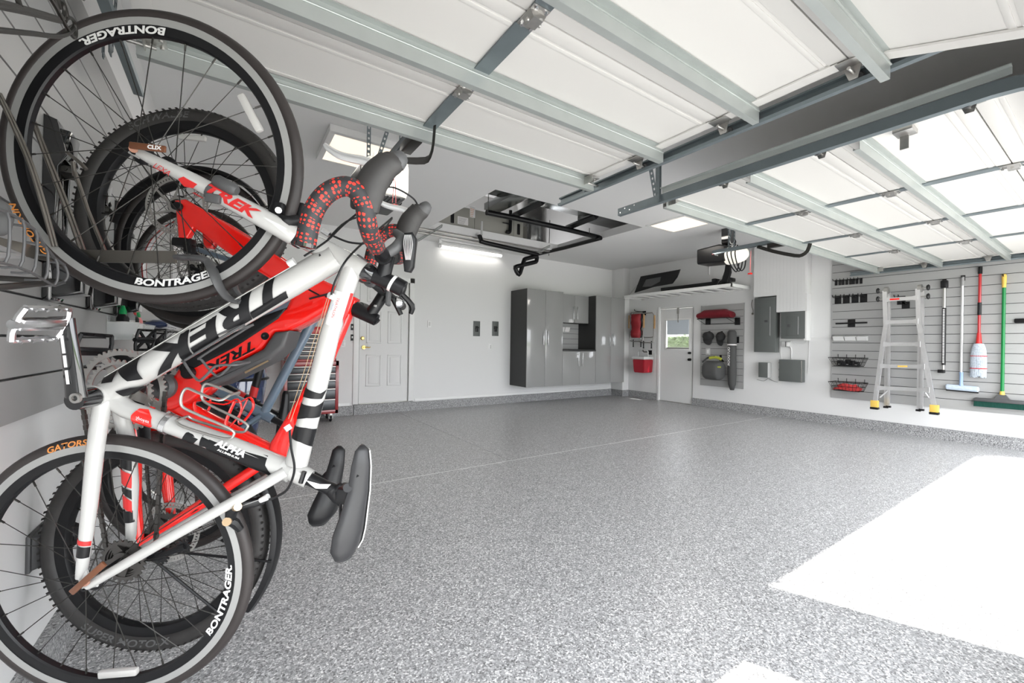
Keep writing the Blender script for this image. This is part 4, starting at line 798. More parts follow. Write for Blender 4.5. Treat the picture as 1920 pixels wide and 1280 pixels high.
G().obox(P2(728, 560, -.03), B2.v*.024, n2*.018, B2.u*.006, .003).done('display', 'dkgrey', b2)
for pts in ([(722, 548, -.15), (700, 520, -.1), (670, 520, -.05), (648, 545, -.04), (610, 556, -.045)], [(722, 548, .12), (690, 500, .08), (660, 500, .02), (640, 540, -.04), (580, 560, -.045)], [(565, 548, -.05), (562, 535, -.06), (598, 553, -.05)]): cable(b2, [P2(*q) for q in pts], .003)
# rear mudguard
a0 = pang(B2, 500, 900, B2.R)
g = G(); g.lathe([(.372, -.03), (.384, -.022), (.388, 0), (.384, .022), (.372, .03), (.374, .03), (.387, .021), (.391, 0), (.387, -.021), (.374, -.03)], B2.R, n2, 48, closed=True, x=B2.u, a0=-.95, a1=.62); g.done('mudguard', 'blk', b2)
g = G()
for a in (-.75, -.15): d = B2.u*math.cos(a)+B2.v*math.sin(a); g.tube([B2.R-n2*.075, B2.R-n2*.05+d*.22, B2.R-n2*.03+d*.384], .0042, 6)
g.done('mudguard_stay', 'blk', b2, kind='stuff')
# seat post and saddle
g = G(); g.tube([P2(540, 865), P2(568, 880)], .021, 14); g.tube([P2(555, 873), P2(612, 905)], .0145, 14); g.obox(P2(604, 905), B2.u*.02, B2.v*.016, n2*.024, .005); g.done('seat_post', 'blk', b2)
saddle(b2, B2, [(635, 842, .02, .022), (630, 870, .024, .028), (622, 905, .036, .032), (613, 935, .06, .04), (607, 955, .075, .042), (604, 968, .068, .03)], 'blk')
g = G()
for w in (-.02, .02): g.tube([P2(628, 872, w), P2(606, 892, w), P2(600, 910, w), P2(602, 935, w)], .0045, 6, smooth=4)
g.done('saddle_rail', 'blk', b2, kind='stuff')
# ===== blue grey bicycle, third, and dark red bicycle, fourth
B3 = Frame((-.14, 2.42, 1.60), (-.19, 2.44, .57), math.radians(-30)); P3 = B3.P
b3 = thing('city_bicycle', 'blue grey bicycle with black mudguards hung between the red electric bicycle and the tool chest', 'bicycle', B3.R)
def fence_bike(b, fr, mf, rim, rt, tw, px, label_txt):
    w1 = wheel(b, 'front_wheel', fr, fr.F, rt, tw, .028, .028, 32, .1, rim, False, False, 'iron', seg=72); w2 = wheel(b, 'rear_wheel', fr, fr.R, rt, tw, .028, .028, 32, .12, rim, False, False, 'iron', seg=72)
    a = {k: fr.L(*v) for k, v in px.items()}
    g = G(); g.tube([a['ht'], a['hb']], .026, 14); g.tube([a['hm'], a['bb']], [.029, .027], 14); g.tube([a['hu'], a['sc']], [.022, .02], 14); g.tube([a['bb'], a['sc'], a['st']], [.024, .024, .022], 14); g.tube([a['bb']-fr.n*.036, a['bb']+fr.n*.036], .027, 14)
    for s in (-1, 1):
        g.tube([a['bb']+fr.n*s*.02, fr.L(.06, .2, s*.055), fr.R+fr.n*s*.068], [.014, .013, .009], 8); g.tube([a['sc']+fr.n*s*.02, (a['sc']+fr.R)/2+fr.n*s*.055, fr.R+fr.n*s*.068], [.01, .01, .008], 8)
    f = g.done('frame', mf, b); tube_text(f, label_txt, .035, a['hm']+(a['bb']-a['hm'])*.2, a['hm']+(a['bb']-a['hm'])*.8, fr, .0285, 'label', shear=.3, sx=1.6, upv=fr.u)
    g = G()
    for s in (-1, 1): g.tube([a['hb']+fr.n*s*.03, fr.F+(a['hb']-fr.F)*.5+fr.n*s*.052, fr.F+fr.n*s*.055], [.016, .014, .01], 8)
    g.tube([a['hb']+fr.n*.05, a['hb']-fr.n*.05], .02, 10); g.done('fork', mf, b)
    g = G(); c = a['ht']; hb = c+fr.v*.06+fr.u*.06; g.tube([a['hb'], c, c+fr.u*.05], .017, 10); g.tube([c+fr.u*.03, hb], .015, 10); g.done('stem', 'blk', b)
    G().tube([hb-fr.n*.33, hb-fr.n*.05, hb+fr.n*.05, hb+fr.n*.33], [.011, .014, .014, .011], 10).done('handlebar', 'blk', b)
    for s in (-1, 1): G().tube([hb+fr.n*s*.33, hb+fr.n*s*.22], .016, 10).done('grip', 'rubber', b)
    g = G(); e = a['st']+(a['st']-a['bb']).normalized()*.13; g.tube([a['sc'], e], .0145, 12); g.done('seat_post', 'blk', b); dv = fr.v
    rings = []
    for t, hw, ht in ((.14, .016, .012), (.12, .02, .02), (.05, .03, .024), (-.03, .055, .03), (-.1, .07, .03), (-.125, .05, .018)):
        c2 = e+fr.u*.03+dv*t; rings.append([c2+fr.n*hw*math.cos(k*PI/6)+fr.u*ht*math.sin(k*PI/6) for k in range(12)])
    G().loft(rings).done('saddle', 'blk', b, ang=80)
    g = G(); bbp = a['bb']-fr.n*.075; cu = (fr.v*.8-fr.u*.42).normalized(); g.tube([a['bb'], bbp], .014, 10); g.tube([bbp, bbp+cu*.165], [.017, .013], 10); g.done('crank_arm', 'blk', b); pe = bbp+cu*.165-fr.n*.06; pedal(b, pe, fr.n, fr.v+fr.u*.1, 'blk', h=.042, w=.042, x=True)
    gear(a['bb']+fr.n*.045, fr.n, fr.u, .09, .07, 44, .003, 5).done('chainring', 'zinc', b, ang=20)
    for k in range(4): gear(fr.R+fr.n*(.04+.006*k), fr.n, fr.u, .062-.009*k, .02, 26-4*k, .003).done('cog', 'chainm', w2, ang=20)
    g = G(); Ca, Ra = a['bb']+fr.n*.045, fr.R+fr.n*.045; ax_ = (Ca-Ra).normalized(); t2 = ax_.cross(fr.n); chain(g, Ca+t2*.088, Ra+t2*.05, fr.n); chain(g, Ca-t2*.088, Ra-t2*.07, fr.n); g.done('chain', 'chainm', b, kind='stuff')
    rotor(fr.F-fr.n*.045, fr.n, fr.u, .08, 'zinc', w1); return f, a, w1, w2
lc = lambda fr, x, y: (lambda q: (q[0], q[1], 0))(fr.loc(fr.P(x, y)))
px3 = dict(bb=lc(B3, 345, 700), sc=lc(B3, 494, 776), st=lc(B3, 512, 786), hu=lc(B3, 600, 575), hm=lc(B3, 585, 535), ht=lc(B3, 625, 585), hb=lc(B3, 575, 535))
f3, a3, _, _ = fence_bike(b3, B3, 'bluegrey', 'blk', .35, .022, px3, 'TREK')
for nm, C, x0, x1 in (('front_mudguard', B3.F, -2.9, -.6), ('rear_mudguard', B3.R, -1.7, .9)):
    G().lathe([(.36, -.03), (.374, -.02), (.378, 0), (.374, .02), (.36, .03), (.362, .03), (.377, .021), (.381, 0), (.377, -.021), (.362, -.03)], C, B3.n, 48, closed=True, x=B3.u, a0=x0, a1=x1).done(nm, 'blk', b3)
G().lathe([(.0, -.05), (.012, -.05), (.03, -.03), (.032, .03), (.02, .05), (0, .05)], P3(455, 930, -.06), B3.u*.9-B3.v*.4, 14).done('tail_light', 'reflector', b3)
cage(B3, b3, 'blk', [(395, 745, -.02), (440, 770, -.03), (470, 790, -.03), (452, 800, -.03), (420, 790, -.034), (410, 770, -.036)], .003)
B4 = Frame((-.16, 2.95, 1.58), (-.2, 2.97, .56), math.radians(-30)); P4 = B4.P
b4 = thing('mountain_bicycle', 'black, white and red bicycle farthest along the row nearest the tool chest', 'bicycle', B4.R)
px4 = dict(bb=lc(B4, 352, 690), sc=lc(B4, 472, 752), st=lc(B4, 484, 758), hu=lc(B4, 510, 600), hm=lc(B4, 502, 565), ht=lc(B4, 525, 585), hb=lc(B4, 492, 555))
f4, a4, w41, _ = fence_bike(b4, B4, 'blk', 'alu', .345, .024, px4, 'TRAIL')
for k, (m_, t0, t1) in enumerate((('redmat', .08, .2), ('white', .22, .34), ('white', .42, .5), ('redmat', .8, .92))):
    band(f4, 'graphic', m_, [(t0, -.98), (t1, -.98), (t1+.03, .98), (t0+.03, .98)], a4['hu'], a4['sc'], B4, lambda t: .0225-.002*t); band(f4, 'graphic', m_, [(t0, -.98), (t1, -.98), (t1-.03, .98), (t0-.03, .98)], a4['bb'], a4['sc'], B4, .0245)
for s in (-1, 1): G().lathe([(.288, s*.0148), (.283, s*.0148)], B4.F, B4.n, 64, x=B4.u).done('rim_stripe', 'redmat', w41)
# ===== racks on the slatted wall that hold the wheels
def rack(y, lab):
    t = thing('bicycle_rack', lab, 'bike rack', (XL+.02, y, 1.3), 'bicycle racks on the slatted wall'); x = XL+.021
    g = G(); g.box(x, x+.03, y-.055, y+.055, 1.3, 1.9, .012)
    for s in (-1, 1): g.prism([V((x, y+s*.06-.005, 1.5)), V((x, y+s*.06-.005, 1.9)), V((x+.03, y+s*.06-.005, 1.89)), V((x+.055, y+s*.06-.005, 1.78)), V((x+.035, y+s*.06-.005, 1.74)), V((x+.03, y+s*.06-.005, 1.5))], (0, .01, 0), .003)
    g.done('back_plate', 'blkgloss', t)
    g = G(); g.prism([V((x+.02, y-.055, 1.31)), V((x+.1, y-.055, 1.33)), V((x+.1, y-.055, 1.42)), V((x+.02, y-.055, 1.46))], (0, .11, 0), .01); g.obox((x+.025, y, 1.82), (.03, 0, -.004), (0, .05, 0), (.006, 0, .05), .006); g.done('cheek', 'blkgloss', t, kind='stuff')
    g = G(); g.obox((x+.045, y, 1.74), (.02, 0, 0), (0, .045, 0), (0, 0, .012), .004); g.tube([(x+.045, y-.05, 1.74), (x+.045, y+.05, 1.74)], .008, 8); g.done('hinge', 'iron', t); return t
for y, lab in ((2.02, 'black bicycle rack plate seen through the front wheel of the white road bicycle'), (2.52, 'black bicycle rack plate second along the slatted wall, behind the fat front tire'), (3.02, 'black bicycle rack plate third along the slatted wall, beside the clear bottle bin')): rack(y, lab)
# the rack that carries the white bicycle: rods and padded arm folded out along its wheel
t = rack(1.28, 'black bicycle rack at the left edge whose long arm hooks the white road bicycle wheel')
g = G(); a, b = P(95, 479, .02), P(372, 488, .02); dv = (b-a).normalized(); up = dv.cross(B1.n).normalized(); a0 = V((XL+.1, 1.33, a.z+.005))
g.loft([[p+up*.0145-B1.n*.004, p+up*.0145+B1.n*.004, p-up*.0145+B1.n*.004, p-up*.0145-B1.n*.004] for p in (a0, a, P(230, 481, .02), P(330, 482, .02))]); arm = g.done('support_arm', 'bronze', t, label='bronze black flat support arm')
hk = [(332, 482), (375, 484), (392, 492), (402, 515), (414, 542), (430, 560), (452, 566)]; g = G(); g.tube([P(*q, -.03 if i > 2 else 0) for i, q in enumerate(hk)], [.0155, .017, .0165, .015, .014, .013, .012], 8, smooth=4, flat=.45, up=B1.u*.6+B1.v); g.tube([B1.mir(P(*q, -.03 if i > 2 else 0)) for i, q in enumerate(hk)], [.0155, .017, .0165, .015, .014, .013, .012], 8, smooth=4, flat=.45, up=B1.u*.6+B1.v); g.done('wheel_hook', 'dkgrey', t, label='grey padded wheel hook')
for w, pts in ((-.03, ((0, 185), (30, 250), (62, 330), (100, 462))), (.04, ((60, 228), (95, 320), (128, 405), (152, 474))), (.06, ((64, 226), (102, 320), (135, 405), (160, 474))), (-.02, ((0, 175), (36, 250), (68, 330), (106, 462)))):
    G().tube([P(*q, w) for q in pts], .0033, 8, smooth=4).done('guide_rod', 'bronze', t)
G().tube([P(112, 478, .03), P(130, 505, .03), P(165, 530, .03)], .006, 8, smooth=3).done('guide_rod', 'steel', t)
g = G(); g.tube([P(140, 322, .12), P(165, 395, .12), P(198, 474, .12)], .0045, 8); g.tube([P(126, 286, .14), P(150, 305, .12), P(162, 318, .12)], .0045, 8, smooth=3); g.tube([P(137, 303, .12), P(140, 330, .12)], .0045, 8)
g.done('guide_rod', 'bronze', t, kind='stuff')
# black rubber wheel rests low on the wall
def rest(p, lab):
    t = thing('wheel_rest', lab, 'wheel rest', p, 'wheel rests low on the wall'); x, y, z = p; g = G(); g.box(XL, XL+.012, y-.075, y+.075, z-.06, z+.06, .004); g.prism([V((XL+.01, y-.07, z-.055)), V((XL+.045, y-.05, z-.05)), V((XL+.05, y-.05, z+.05)), V((XL+.01, y-.07, z+.055))], (0, .1, 0), .008); g.done('bracket', 'dkgrey', t)
    G().lathe([(.0, -.012), (.03, -.01), (.045, .005), (.048, .03), (.03, .04), (.0, .04)], (XL+.06, y+.03, z), (0, 1, .1), 24).done('bumper', 'blk', t)
q = on(80, 1022, X=XL+.02); rest((XL, q.y, q.z), 'black rubber wheel rest on white wall behind the lowest left spokes')
# ---------------------------------------------------------------- left wall: baskets, bin, hooks
def wire(g, pts, r=.003, n=6, **k): return g.tube([V(p) for p in pts], r, n, **k)
# wire shelf at the left edge below eye level, with cables on it
t = thing('wire_basket', 'dark wire basket full of grey cables at the left edge below the bicycle rack arm', 'wire basket', (-.4, 1.2, 1.3))
Xb = -.3; tops = [(-40, 372), (20, 390), (46, 404), (70, 423), (92, 465), (108, 482), (127, 497)]; bots = [(-46, 505), (15, 492), (42, 502), (66, 511), (88, 527), (107, 537), (126, 529)]
tp = [on(x, y, X=Xb) for x, y in ((-60, 372), (18, 398), (46, 412), (70, 430), (90, 462), (108, 484), (126, 497))]; bt = [on(x, y, X=Xb) for x, y in ((-66, 482), (15, 494), (42, 502), (66, 512), (88, 525), (107, 536), (126, 530))]
for a, b in zip(tp, bt):
    g = G(); wire(g, [V((a.x-.03, a.y, a.z+.004)), V((a.x-.008, a.y, a.z+.002)), V((a.x, a.y, a.z-.012)), V((b.x, b.y, b.z+.012)), V((b.x-.008, b.y, b.z)), V((b.x-.03, b.y, b.z-.002))], .0023, 7, smooth=2); g.done('front_rod', 'dkgrey', t)
for pts in (bt, tp): G().tube([V((p.x-.004, p.y, p.z)) for p in pts], .0026, 7).done('long_rod', 'dkgrey', t)
q0, q1 = on(-50, 543, X=-.32), on(112, 528, X=-.32); G().tube([q0, q1, V((XL+.03, q1.y+.02, q1.z))], .006, 8).done('bracket', 'iron', t)
cb = thing('cable_bundle', 'grey cables lying in the wire basket at the left edge', 'cables', (-.4, 1.15, 1.32))
r3 = random.Random(5)
for k in range(7): G().tube([V((XL+.06+.02*k+r3.uniform(-.01, .01), .75+.13*i, 1.335+.009*(k % 3)+r3.uniform(-.006, .012))) for i in range(5)], .006, 6, smooth=4).done('cable', 'grey', cb)
pg_ = on(-12, 405, X=-.33); g = G(); g.loft([[pg_+V((math.cos(a)*w, math.sin(a)*w, z)) for a in [2*PI*i/12 for i in range(12)]] for z, w in ((-.03, .012), (-.022, .02), (0, .023), (.02, .018), (.03, .008))]); pz = min(v.co.z for v in g.bm.verts)
g.done('pouch', 'fabric_grey', label='small dark grey pouch on the wire basket at the left edge', cat='pouch', ang=80)
# wire basket at the top left corner
t = thing('wire_basket', 'dark wire basket high on the slatted wall at the top left corner', 'wire basket', (-.4, 1.2, 1.95))
Xc = -.28
for pts in (((-70, -12), (0, 4), (60, 20), (108, 34)), ((-70, -2), (0, 13), (60, 26), (112, 40)), ((-80, 48), (0, 57), (60, 63), (105, 68), (128, 62), (138, 52))): G().tube([on(x, y, X=Xc) for x, y in pts], .0042, 7, smooth=4).done('long_rod', 'iron', t)
for pts in (((98, -8), (108, 18), (120, 42), (138, 70), (142, 62), (139, 40), (128, 32), (122, 40)), ((88, -14), (104, 12), (118, 34), (121, 20), (117, 2), (108, -2), (112, 16)), ((112, -10), (122, 14), (126, 36)), ((-30, -10), (-28, 6)), ((30, -12), (38, 14))): G().tube([on(x, y, X=Xc) for x, y in pts], .0036, 7, smooth=4).done('end_loop', 'iron', t)
for y in (1.0, 1.3): G().tube([V((XL+.025, y, 2.0)), V((Xc, y, 1.93))], .004, 6).done('side_rod', 'iron', t)
# clear bin with bottles
t = thing('storage_bin', 'clear plastic bin on the slatted wall below the black rack plates', 'bin', (-.46, 3.0, 1.18))
y0, y1, xa, xb_ = 2.83, 3.4, XL+.022, XL+.14; z0, z1 = 1.175, 1.265
g = G(); th = .003
g.prism([V((xa, y0, z0)), V((xb_-.03, y0, z0)), V((xb_, y0, z1)), V((xa, y0, z1))], (0, th, 0)).prism([V((xa, y1, z0)), V((xb_-.03, y1, z0)), V((xb_, y1, z1)), V((xa, y1, z1))], (0, th, 0)); g.box(xa, xb_-.03, y0, y1, z0, z0+th).box(xa, xa+th, y0, y1, z0, z1+.03); g.prism([V((xb_-.03, y0, z0)), V((xb_-.027, y0, z0)), V((xb_+.003, y0, z1)), V((xb_, y0, z1))], (0, y1-y0, 0)); g.done('tray', 'clear', t)
def bottle(y, x, m, cap, lab, h=.15, r=.026, sq=False):
    b = thing('glue_bottle', lab, 'bottle', (x, y, z0+.004), 'bottles in the clear bin'); z = z0+.004
    G().lathe([(0, 0), (r, 0), (r, h*.72), (r*.6, h*.86), (r*.45, h*.88), (0, h*.88)], (x, y, z), (0, 0, 1), 16).done('body', m, b); G().lathe([(r*.62, h*.84), (r*.6, h*.95), (r*.3, h*1.12), (r*.2, h*1.15), (0, h*1.15)], (x, y, z), (0, 0, 1), 14).done('cap', cap, b)
    G().lathe([(r+.0006, h*.15), (r+.0006, h*.6)], (x, y, z), (0, 0, 1), 16).done('paper_label', 'label', b); return b
bottle(2.9, XL+.07, 'blk', 'nozzle', 'black bottle with green cap at the near end of the clear bin'); bottle(3.02, XL+.075, 'grey', 'redmat', 'grey bottle with dark red cap in the clear bin', .17); bottle(3.15, XL+.07, 'blk', 'redmat', 'black bottle with red cap in the clear bin', .16, .03); bottle(3.26, XL+.075, 'pink', 'nozzle', 'pink labelled bottle with green cap at the far end of the clear bin', .15)
# bracket shelf with a folded blue cloth, farther along
sp_ = on(300, 612, X=-.42); t = thing('wall_shelf', 'black wire shelf bracket on the slatted wall beyond the clear bin', 'shelf', (-.46, 4.1, 1.2)); zz = 1.25
g = G(); wire(g, [(XL+.02, 3.75, zz), (XL+.16, 3.75, zz), (XL+.16, 5.0, zz), (XL+.02, 5.0, zz)], .005); wire(g, [(XL+.16, 3.75, zz), (XL+.155, 3.75, zz-.1)], .006)
for y in (4.05, 4.35, 4.65): wire(g, [(XL+.02, y, zz), (XL+.16, y, zz), (XL+.03, y, zz-.14)], .003)
g.done('wire_frame', 'blk', t)
g = G(); g.loft([[V((XL+.09+math.cos(a)*.065, y, zz+.04+math.sin(a)*h)) for a in [2*PI*i/10 for i in range(10)]] for y, h in ((3.85, .012), (3.92, .034), (4.1, .03), (4.4, .034), (4.7, .03), (4.78, .01))]); g.done('folded_cloth', 'navy', label='folded dark blue cloth on the black wire shelf bracket', cat='cloth', ang=80)
hk_ = thing('wall_hook', 'small black hook on the slatted wall beside the clear bin', 'hook', (XL+.02, 3.55, 1.24)); G().box(XL+.02, XL+.026, 3.53, 3.57, 1.2, 1.29, .002).done('plate', 'blk', hk_); G().tube([(XL+.025, 3.55, 1.26), (XL+.07, 3.55, 1.24), (XL+.09, 3.55, 1.27)], .004, 6, smooth=4).done('prong', 'blk', hk_)
# ---------------------------------------------------------------- tool chest
t = thing('tool_cabinet', 'dark red rolling tool cabinet with black drawers standing in the back left corner', 'tool cabinet', (.98, 6.84, 0))
x0, x1, y0, y1, z0, z1 = .625, 1.345, 6.6, 7.06, .13, .905
g = G(); f = .045; g.box(x0, x1, y0+.02, y1, z0, z1, .004).box(x0, x0+f, y0, y0+.03, z0, z1, .004).box(x1-f, x1, y0, y0+.03, z0, z1, .004).box(x0, x1, y0, y0+.03, z0, z0+.055, .004).box(x0, x1, y0, y0+.03, z1-.075, z1, .004); g.done('cabinet_body', 'chest_red', t)
def drawers(par, xs, ya, zs):
    for za, zb in zip(zs, zs[1:]):
        for xa, xb2 in xs if len(xs) > 1 and za == zs[-2] else [(xs[0][0], xs[-1][1])]:
            G().box(xa+.002, xb2-.002, ya-.004, ya+.02, za+.003, zb-.018, .003).done('drawer', 'drawer', par)
            d_ = [o for o in par.children if o.name.startswith('drawer')][-1]
            G().box(xa+.002, xb2-.002, ya-.016, ya+.01, zb-.018, zb-.002, .003).done('drawer_pull', 'zinc', d_)
zs = [z0+.055]
for h in (.16, .155, .125, .1, .11): zs.append(zs[-1]+h)
zs[-1] = z1-.075; drawers(t, [(x0+f, x1-f)], y0, zs)
G().box(1.14, 1.2, y0-.002, y0, z1-.04, z1-.028).done('name_plate', 'label', t)
for x, y in ((x0+.09, y0+.08), (x1-.09, y0+.08), (x0+.09, y1-.08), (x1-.09, y1-.08)):
    g = G(); g.box(x-.02, x+.02, y-.03, y+.03, .085, .13, .003).box(x-.026, x-.02, y-.025, y+.03, .045, .1).box(x+.02, x+.026, y-.025, y+.03, .045, .1); c_ = g.done('caster', 'zinc', t); G().lathe([(0, -.016), (.04, -.016), (.05, -.01), (.05, .01), (.04, .016), (0, .016)], (x, y+.01, .0505), (1, 0, 0), 20).done('caster_wheel', 'blk', c_)
t = thing('tool_chest', 'bright red top tool chest with black drawers standing on the rolling cabinet', 'tool chest', (.98, 6.84, .906))
x0, x1, z0, z1 = .665, 1.305, .906, 1.40; f = .035
g = G(); g.box(x0, x1, y0+.03, y1-.03, z0, z1, .005).box(x0, x0+f, y0+.012, y0+.04, z0, z1-.1, .003).box(x1-f, x1, y0+.012, y0+.04, z0, z1-.1, .003).box(x0, x1, y0+.012, y0+.04, z0, z0+.02, .003).box(x0, x1, y0+.008, y0+.04, z1-.105, z1, .006); g.done('chest_body', 'chest_top', t)
zs = [z0+.02+(.37/6)*k for k in range(7)]; drawers(t, [(x0+f, (x0+x1)/2-.1), ((x0+x1)/2-.1, x1-f)], y0+.012, zs)
g = G(); g.lathe([(0, -.006), (.008, -.006), (.009, 0), (.009, .004)], (1.1, y0+.008, z1-.04), (0, 1, 0), 12); g.done('lock', 'zinc', t)
# red side shelf left of the cabinet and navy tub behind the bicycles
g = G(); p = on(492, 659, Y=6.75); g.box(.30, .62, 6.6, 7.0, p.z-.03, p.z+.03, .006); sh_ = g.done('tray', 'redmat', bpy.data.objects['tool_cabinet'], label='red folding side tray')
t = thing('plastic_tub', 'glossy navy blue curved tub standing on the floor behind the hung bicycles', 'tub', (.2, 4.3, 0))
ct = on(440, 720, Y=4.3); g = G(); rings = []
for z, w, h, dy in ((.0, .09, .1, .0), (.06, .12, .12, 0), (.35, .15, .15, .01), (.6, .19, .17, .0), (.85, .22, .18, -.01), (.98, .2, .16, .02), (1.04, .13, .1, .05)): rings.append([V((ct.x+.02+math.cos(a)*w, 4.3+dy+math.sin(a)*h, z)) for a in [2*PI*i/20 for i in range(20)]])
g.loft(rings); o = g.done('shell', 'navy', t, ang=80)
G().lathe([(0, -.003), (.04, -.003), (.05, .004), (.03, .006)], (ct.x+.06, 4.13, .62), (0, 1, .05), 16).done('emblem', 'zinc', t)
g = G(); g.tube([V((ct.x+.02+math.cos(a)*.225, 4.29+math.sin(a)*.185, .855)) for a in [2*PI*i/24 for i in range(24)]], .012, 8, closed=True); g.done('rim', 'blk', t)
# ---------------------------------------------------------------- back wall
def plate(name, lab, cat, px, py, w, h, m, wall='back', d=.008, group=None):
    if wall == 'back': p = on(px, py, Y=YB); t_ = thing(name, lab, cat, (p.x, YB, p.z-h/2), group); G().box(p.x-w/2, p.x+w/2, YB-d, YB, p.z-h/2, p.z+h/2, .003).done('cover_plate', m, t_)
    else: p = on(px, py, X=XR); t_ = thing(name, lab, cat, (XR, p.y, p.z-h/2), group); G().box(XR-d, XR, p.y-w/2, p.y+w/2, p.z-h/2, p.z+h/2, .003).done('cover_plate', m, t_)
    return t_, p
for px, lab in ((893.5, 'grey metal switch plate with black lever, left of the pair on the back wall'), (928.5, 'grey metal switch plate with black lever, right of the pair and nearer the cabinets')):
    t, p = plate('switch_plate', lab, 'switch', px, 616, .145, .29, 'panelgrey', d=.012); g = G(); g.box(p.x-.035, p.x+.03, YB-.02, YB-.01, p.z-.06, p.z+.05, .004); o = g.done('switch_box', 'blk', t); G().obox((p.x-.005, YB-.03, p.z+.01), (.035, 0, .012), (0, .014, 0), (-.004, 0, .01), .003).done('lever', 'blk', o)
for px, py, lab in ((805, 607, 'white wall outlet on the back wall below the strip light'), (919, 650, 'small white wall outlet below the two grey switch plates'), (643, 644, 'white wall switch left of the white panelled door')):
    t, p = plate('wall_outlet', lab, 'outlet', px, py, .075, .12, 'trim'); G().box(p.x-.017, p.x+.017, YB-.012, YB-.006, p.z-.034, p.z+.034, .003).done('socket', 'white', t)
for py, lab in ((613, 'black garage door button, upper of the pair left of the panelled door'), (632.5, 'black garage door button, lower of the pair left of the panelled door')):
    t, p = plate('door_button', lab, 'button', 660, py, .04, .1, 'blk', d=.015); G().box(p.x-.01, p.x+.01, YB-.02, YB-.013, p.z-.012, p.z+.02, .003).done('push_button', 'lettering', t)
# cabinets
CX0, CX1, CYF, CZ0, CZ1 = 4.735, 7.49, 6.55, .362, 2.275
xa = [on(px, 700, Y=CYF).x for px in (987, 1021.5, 1054.5, 1087, 1116.5, 1144.5, 1170)]
def cabinet(lab, x0, x1, y0, z0, z1, doors, handle_z, hside):
    t = thing('cabinet', lab, 'cabinet', ((x0+x1)/2, (y0+YB)/2, z0)); G().box(x0+.001, x1-.001, y0+.022, YB-.002, z0, z1, .002).done('carcass', 'cab_side', t, ang=0)
    for (a, b), hs in zip(doors, hside):
        d = G().box(a+.0025, b-.0025, y0, y0+.02, z0+.003, z1-.003, .002).done('door', 'cab', t)
        xh = b-.055 if hs > 0 else a+.055; zh = handle_z; g = G(); g.box(xh-.008, xh+.008, y0-.036, y0-.024, zh-.14, zh+.14, .003)
        for dz in (-.11, .11): g.box(xh-.005, xh+.005, y0-.03, y0, zh+dz-.008, zh+dz+.008)
        g.done('handle', 'steel', d)
    return t
hz = lambda py: on(1050, py, Y=CYF).z
cabinet('tall grey cabinet with glossy doors and black side, left end of the row', xa[0], xa[2], CYF, CZ0, CZ1, ((xa[0], xa[1]), (xa[1], xa[2])), hz(634), (1, -1))
cabinet('tall grey cabinet with glossy doors at the right end of the row by the corner', xa[4], xa[6], CYF, CZ0, CZ1, ((xa[4], xa[5]), (xa[5], xa[6])), on(1146, 637, Y=CYF).z, (1, -1))
cabinet('low grey base cabinet under the black worktop between the tall cabinets', xa[2], xa[4], CYF, CZ0, hz(658), ((xa[2], xa[3]), (xa[3], xa[4])), on(1087, 674, Y=CYF).z, (1, -1))
YU = 6.78; u0, u1, um = xa[2], on(1107, 580, Y=YU).x, on(1078, 580, Y=YU).x
zu0, zu1 = on(1080, 605.5, Y=YU).z, CZ1
cabinet('short grey wall cabinet hung above the black worktop', u0, xa[4], YU, zu0, zu1, ((u0, um), (um, 2*um-u0 if 2*um-u0 < xa[4] else xa[4]-.005)), on(1078, 587, Y=YU).z, (1, -1))
wt = G().box(xa[2]+.002, xa[4]-.002, CYF-.01, YB-.02, hz(658)+.001, hz(655.5)+.004, .003).done('worktop', 'cab_side', label='black worktop between the tall grey cabinets', cat='worktop')
zt = hz(655.5)+.004
bp_ = thing('slat_panel', 'grey slatted backsplash panel with bin rail above the black worktop', 'wall panel', (5.8, YB, zt)); xp0, xp1 = xa[2]+.01, on(1086, 640, Y=YB-.02).x
nP = 5; hp_ = (on(1075, 607, Y=YB-.02).z-zt)/nP
G().box(xp0, xp1, YB-.008, YB-.002, zt, zt+hp_*nP).done('backing', 'groove', bp_, ang=0)
for i in range(nP): G().box(xp0, xp1, YB-.022, YB-.004, zt+hp_*i+.008, zt+hp_*(i+1)).done('slat', 'slat', bp_, ang=0)
pb = on(1075, 618, Y=YB-.1); tb2 = thing('bin_rail', 'pale grey rail of small bins on the slatted backsplash', 'bins', (5.9, YB-.06, pb.z-.05))
for k in range(4):
    x = xp0+.02+k*.15; g = G(); g.prism([V((x, YB-.024, pb.z-.05)), V((x, YB-.075, pb.z-.05)), V((x, YB-.11, pb.z+.05)), V((x, YB-.024, pb.z+.06))], (.14, 0, 0), .006); g.done('bin', 'label', tb2)
# strip lights at the top of the back wall
for y, z, lab, em in ((7.03, 2.945, 'lit white tube light along the top of the back wall', 'tube'), (6.86, 2.985, 'white tube light fixture on the ceiling behind the lit tube', 'tube')):
    a, b = on(826, 463, Y=y).x, on(940, 481, Y=y).x; t = thing('strip_light', lab, 'light', ((a+b)/2, y, z)); g = G(); g.box(a-.01, b+.01, y-.035, y+.035, z+.012, ZC if y < 7 else z+.05, .004); g.lathe([(0, -.02), (.035, -.02), (.035, .03), (0, .03)], (a-.02, y, z), (1, 0, 0), 16); g.done('housing', 'trim', t)
    G().tube([(a, y, z-.01), (b, y, z-.01)], .026, 14).done('lamp_tube', em if y > 7 else 'white', t)
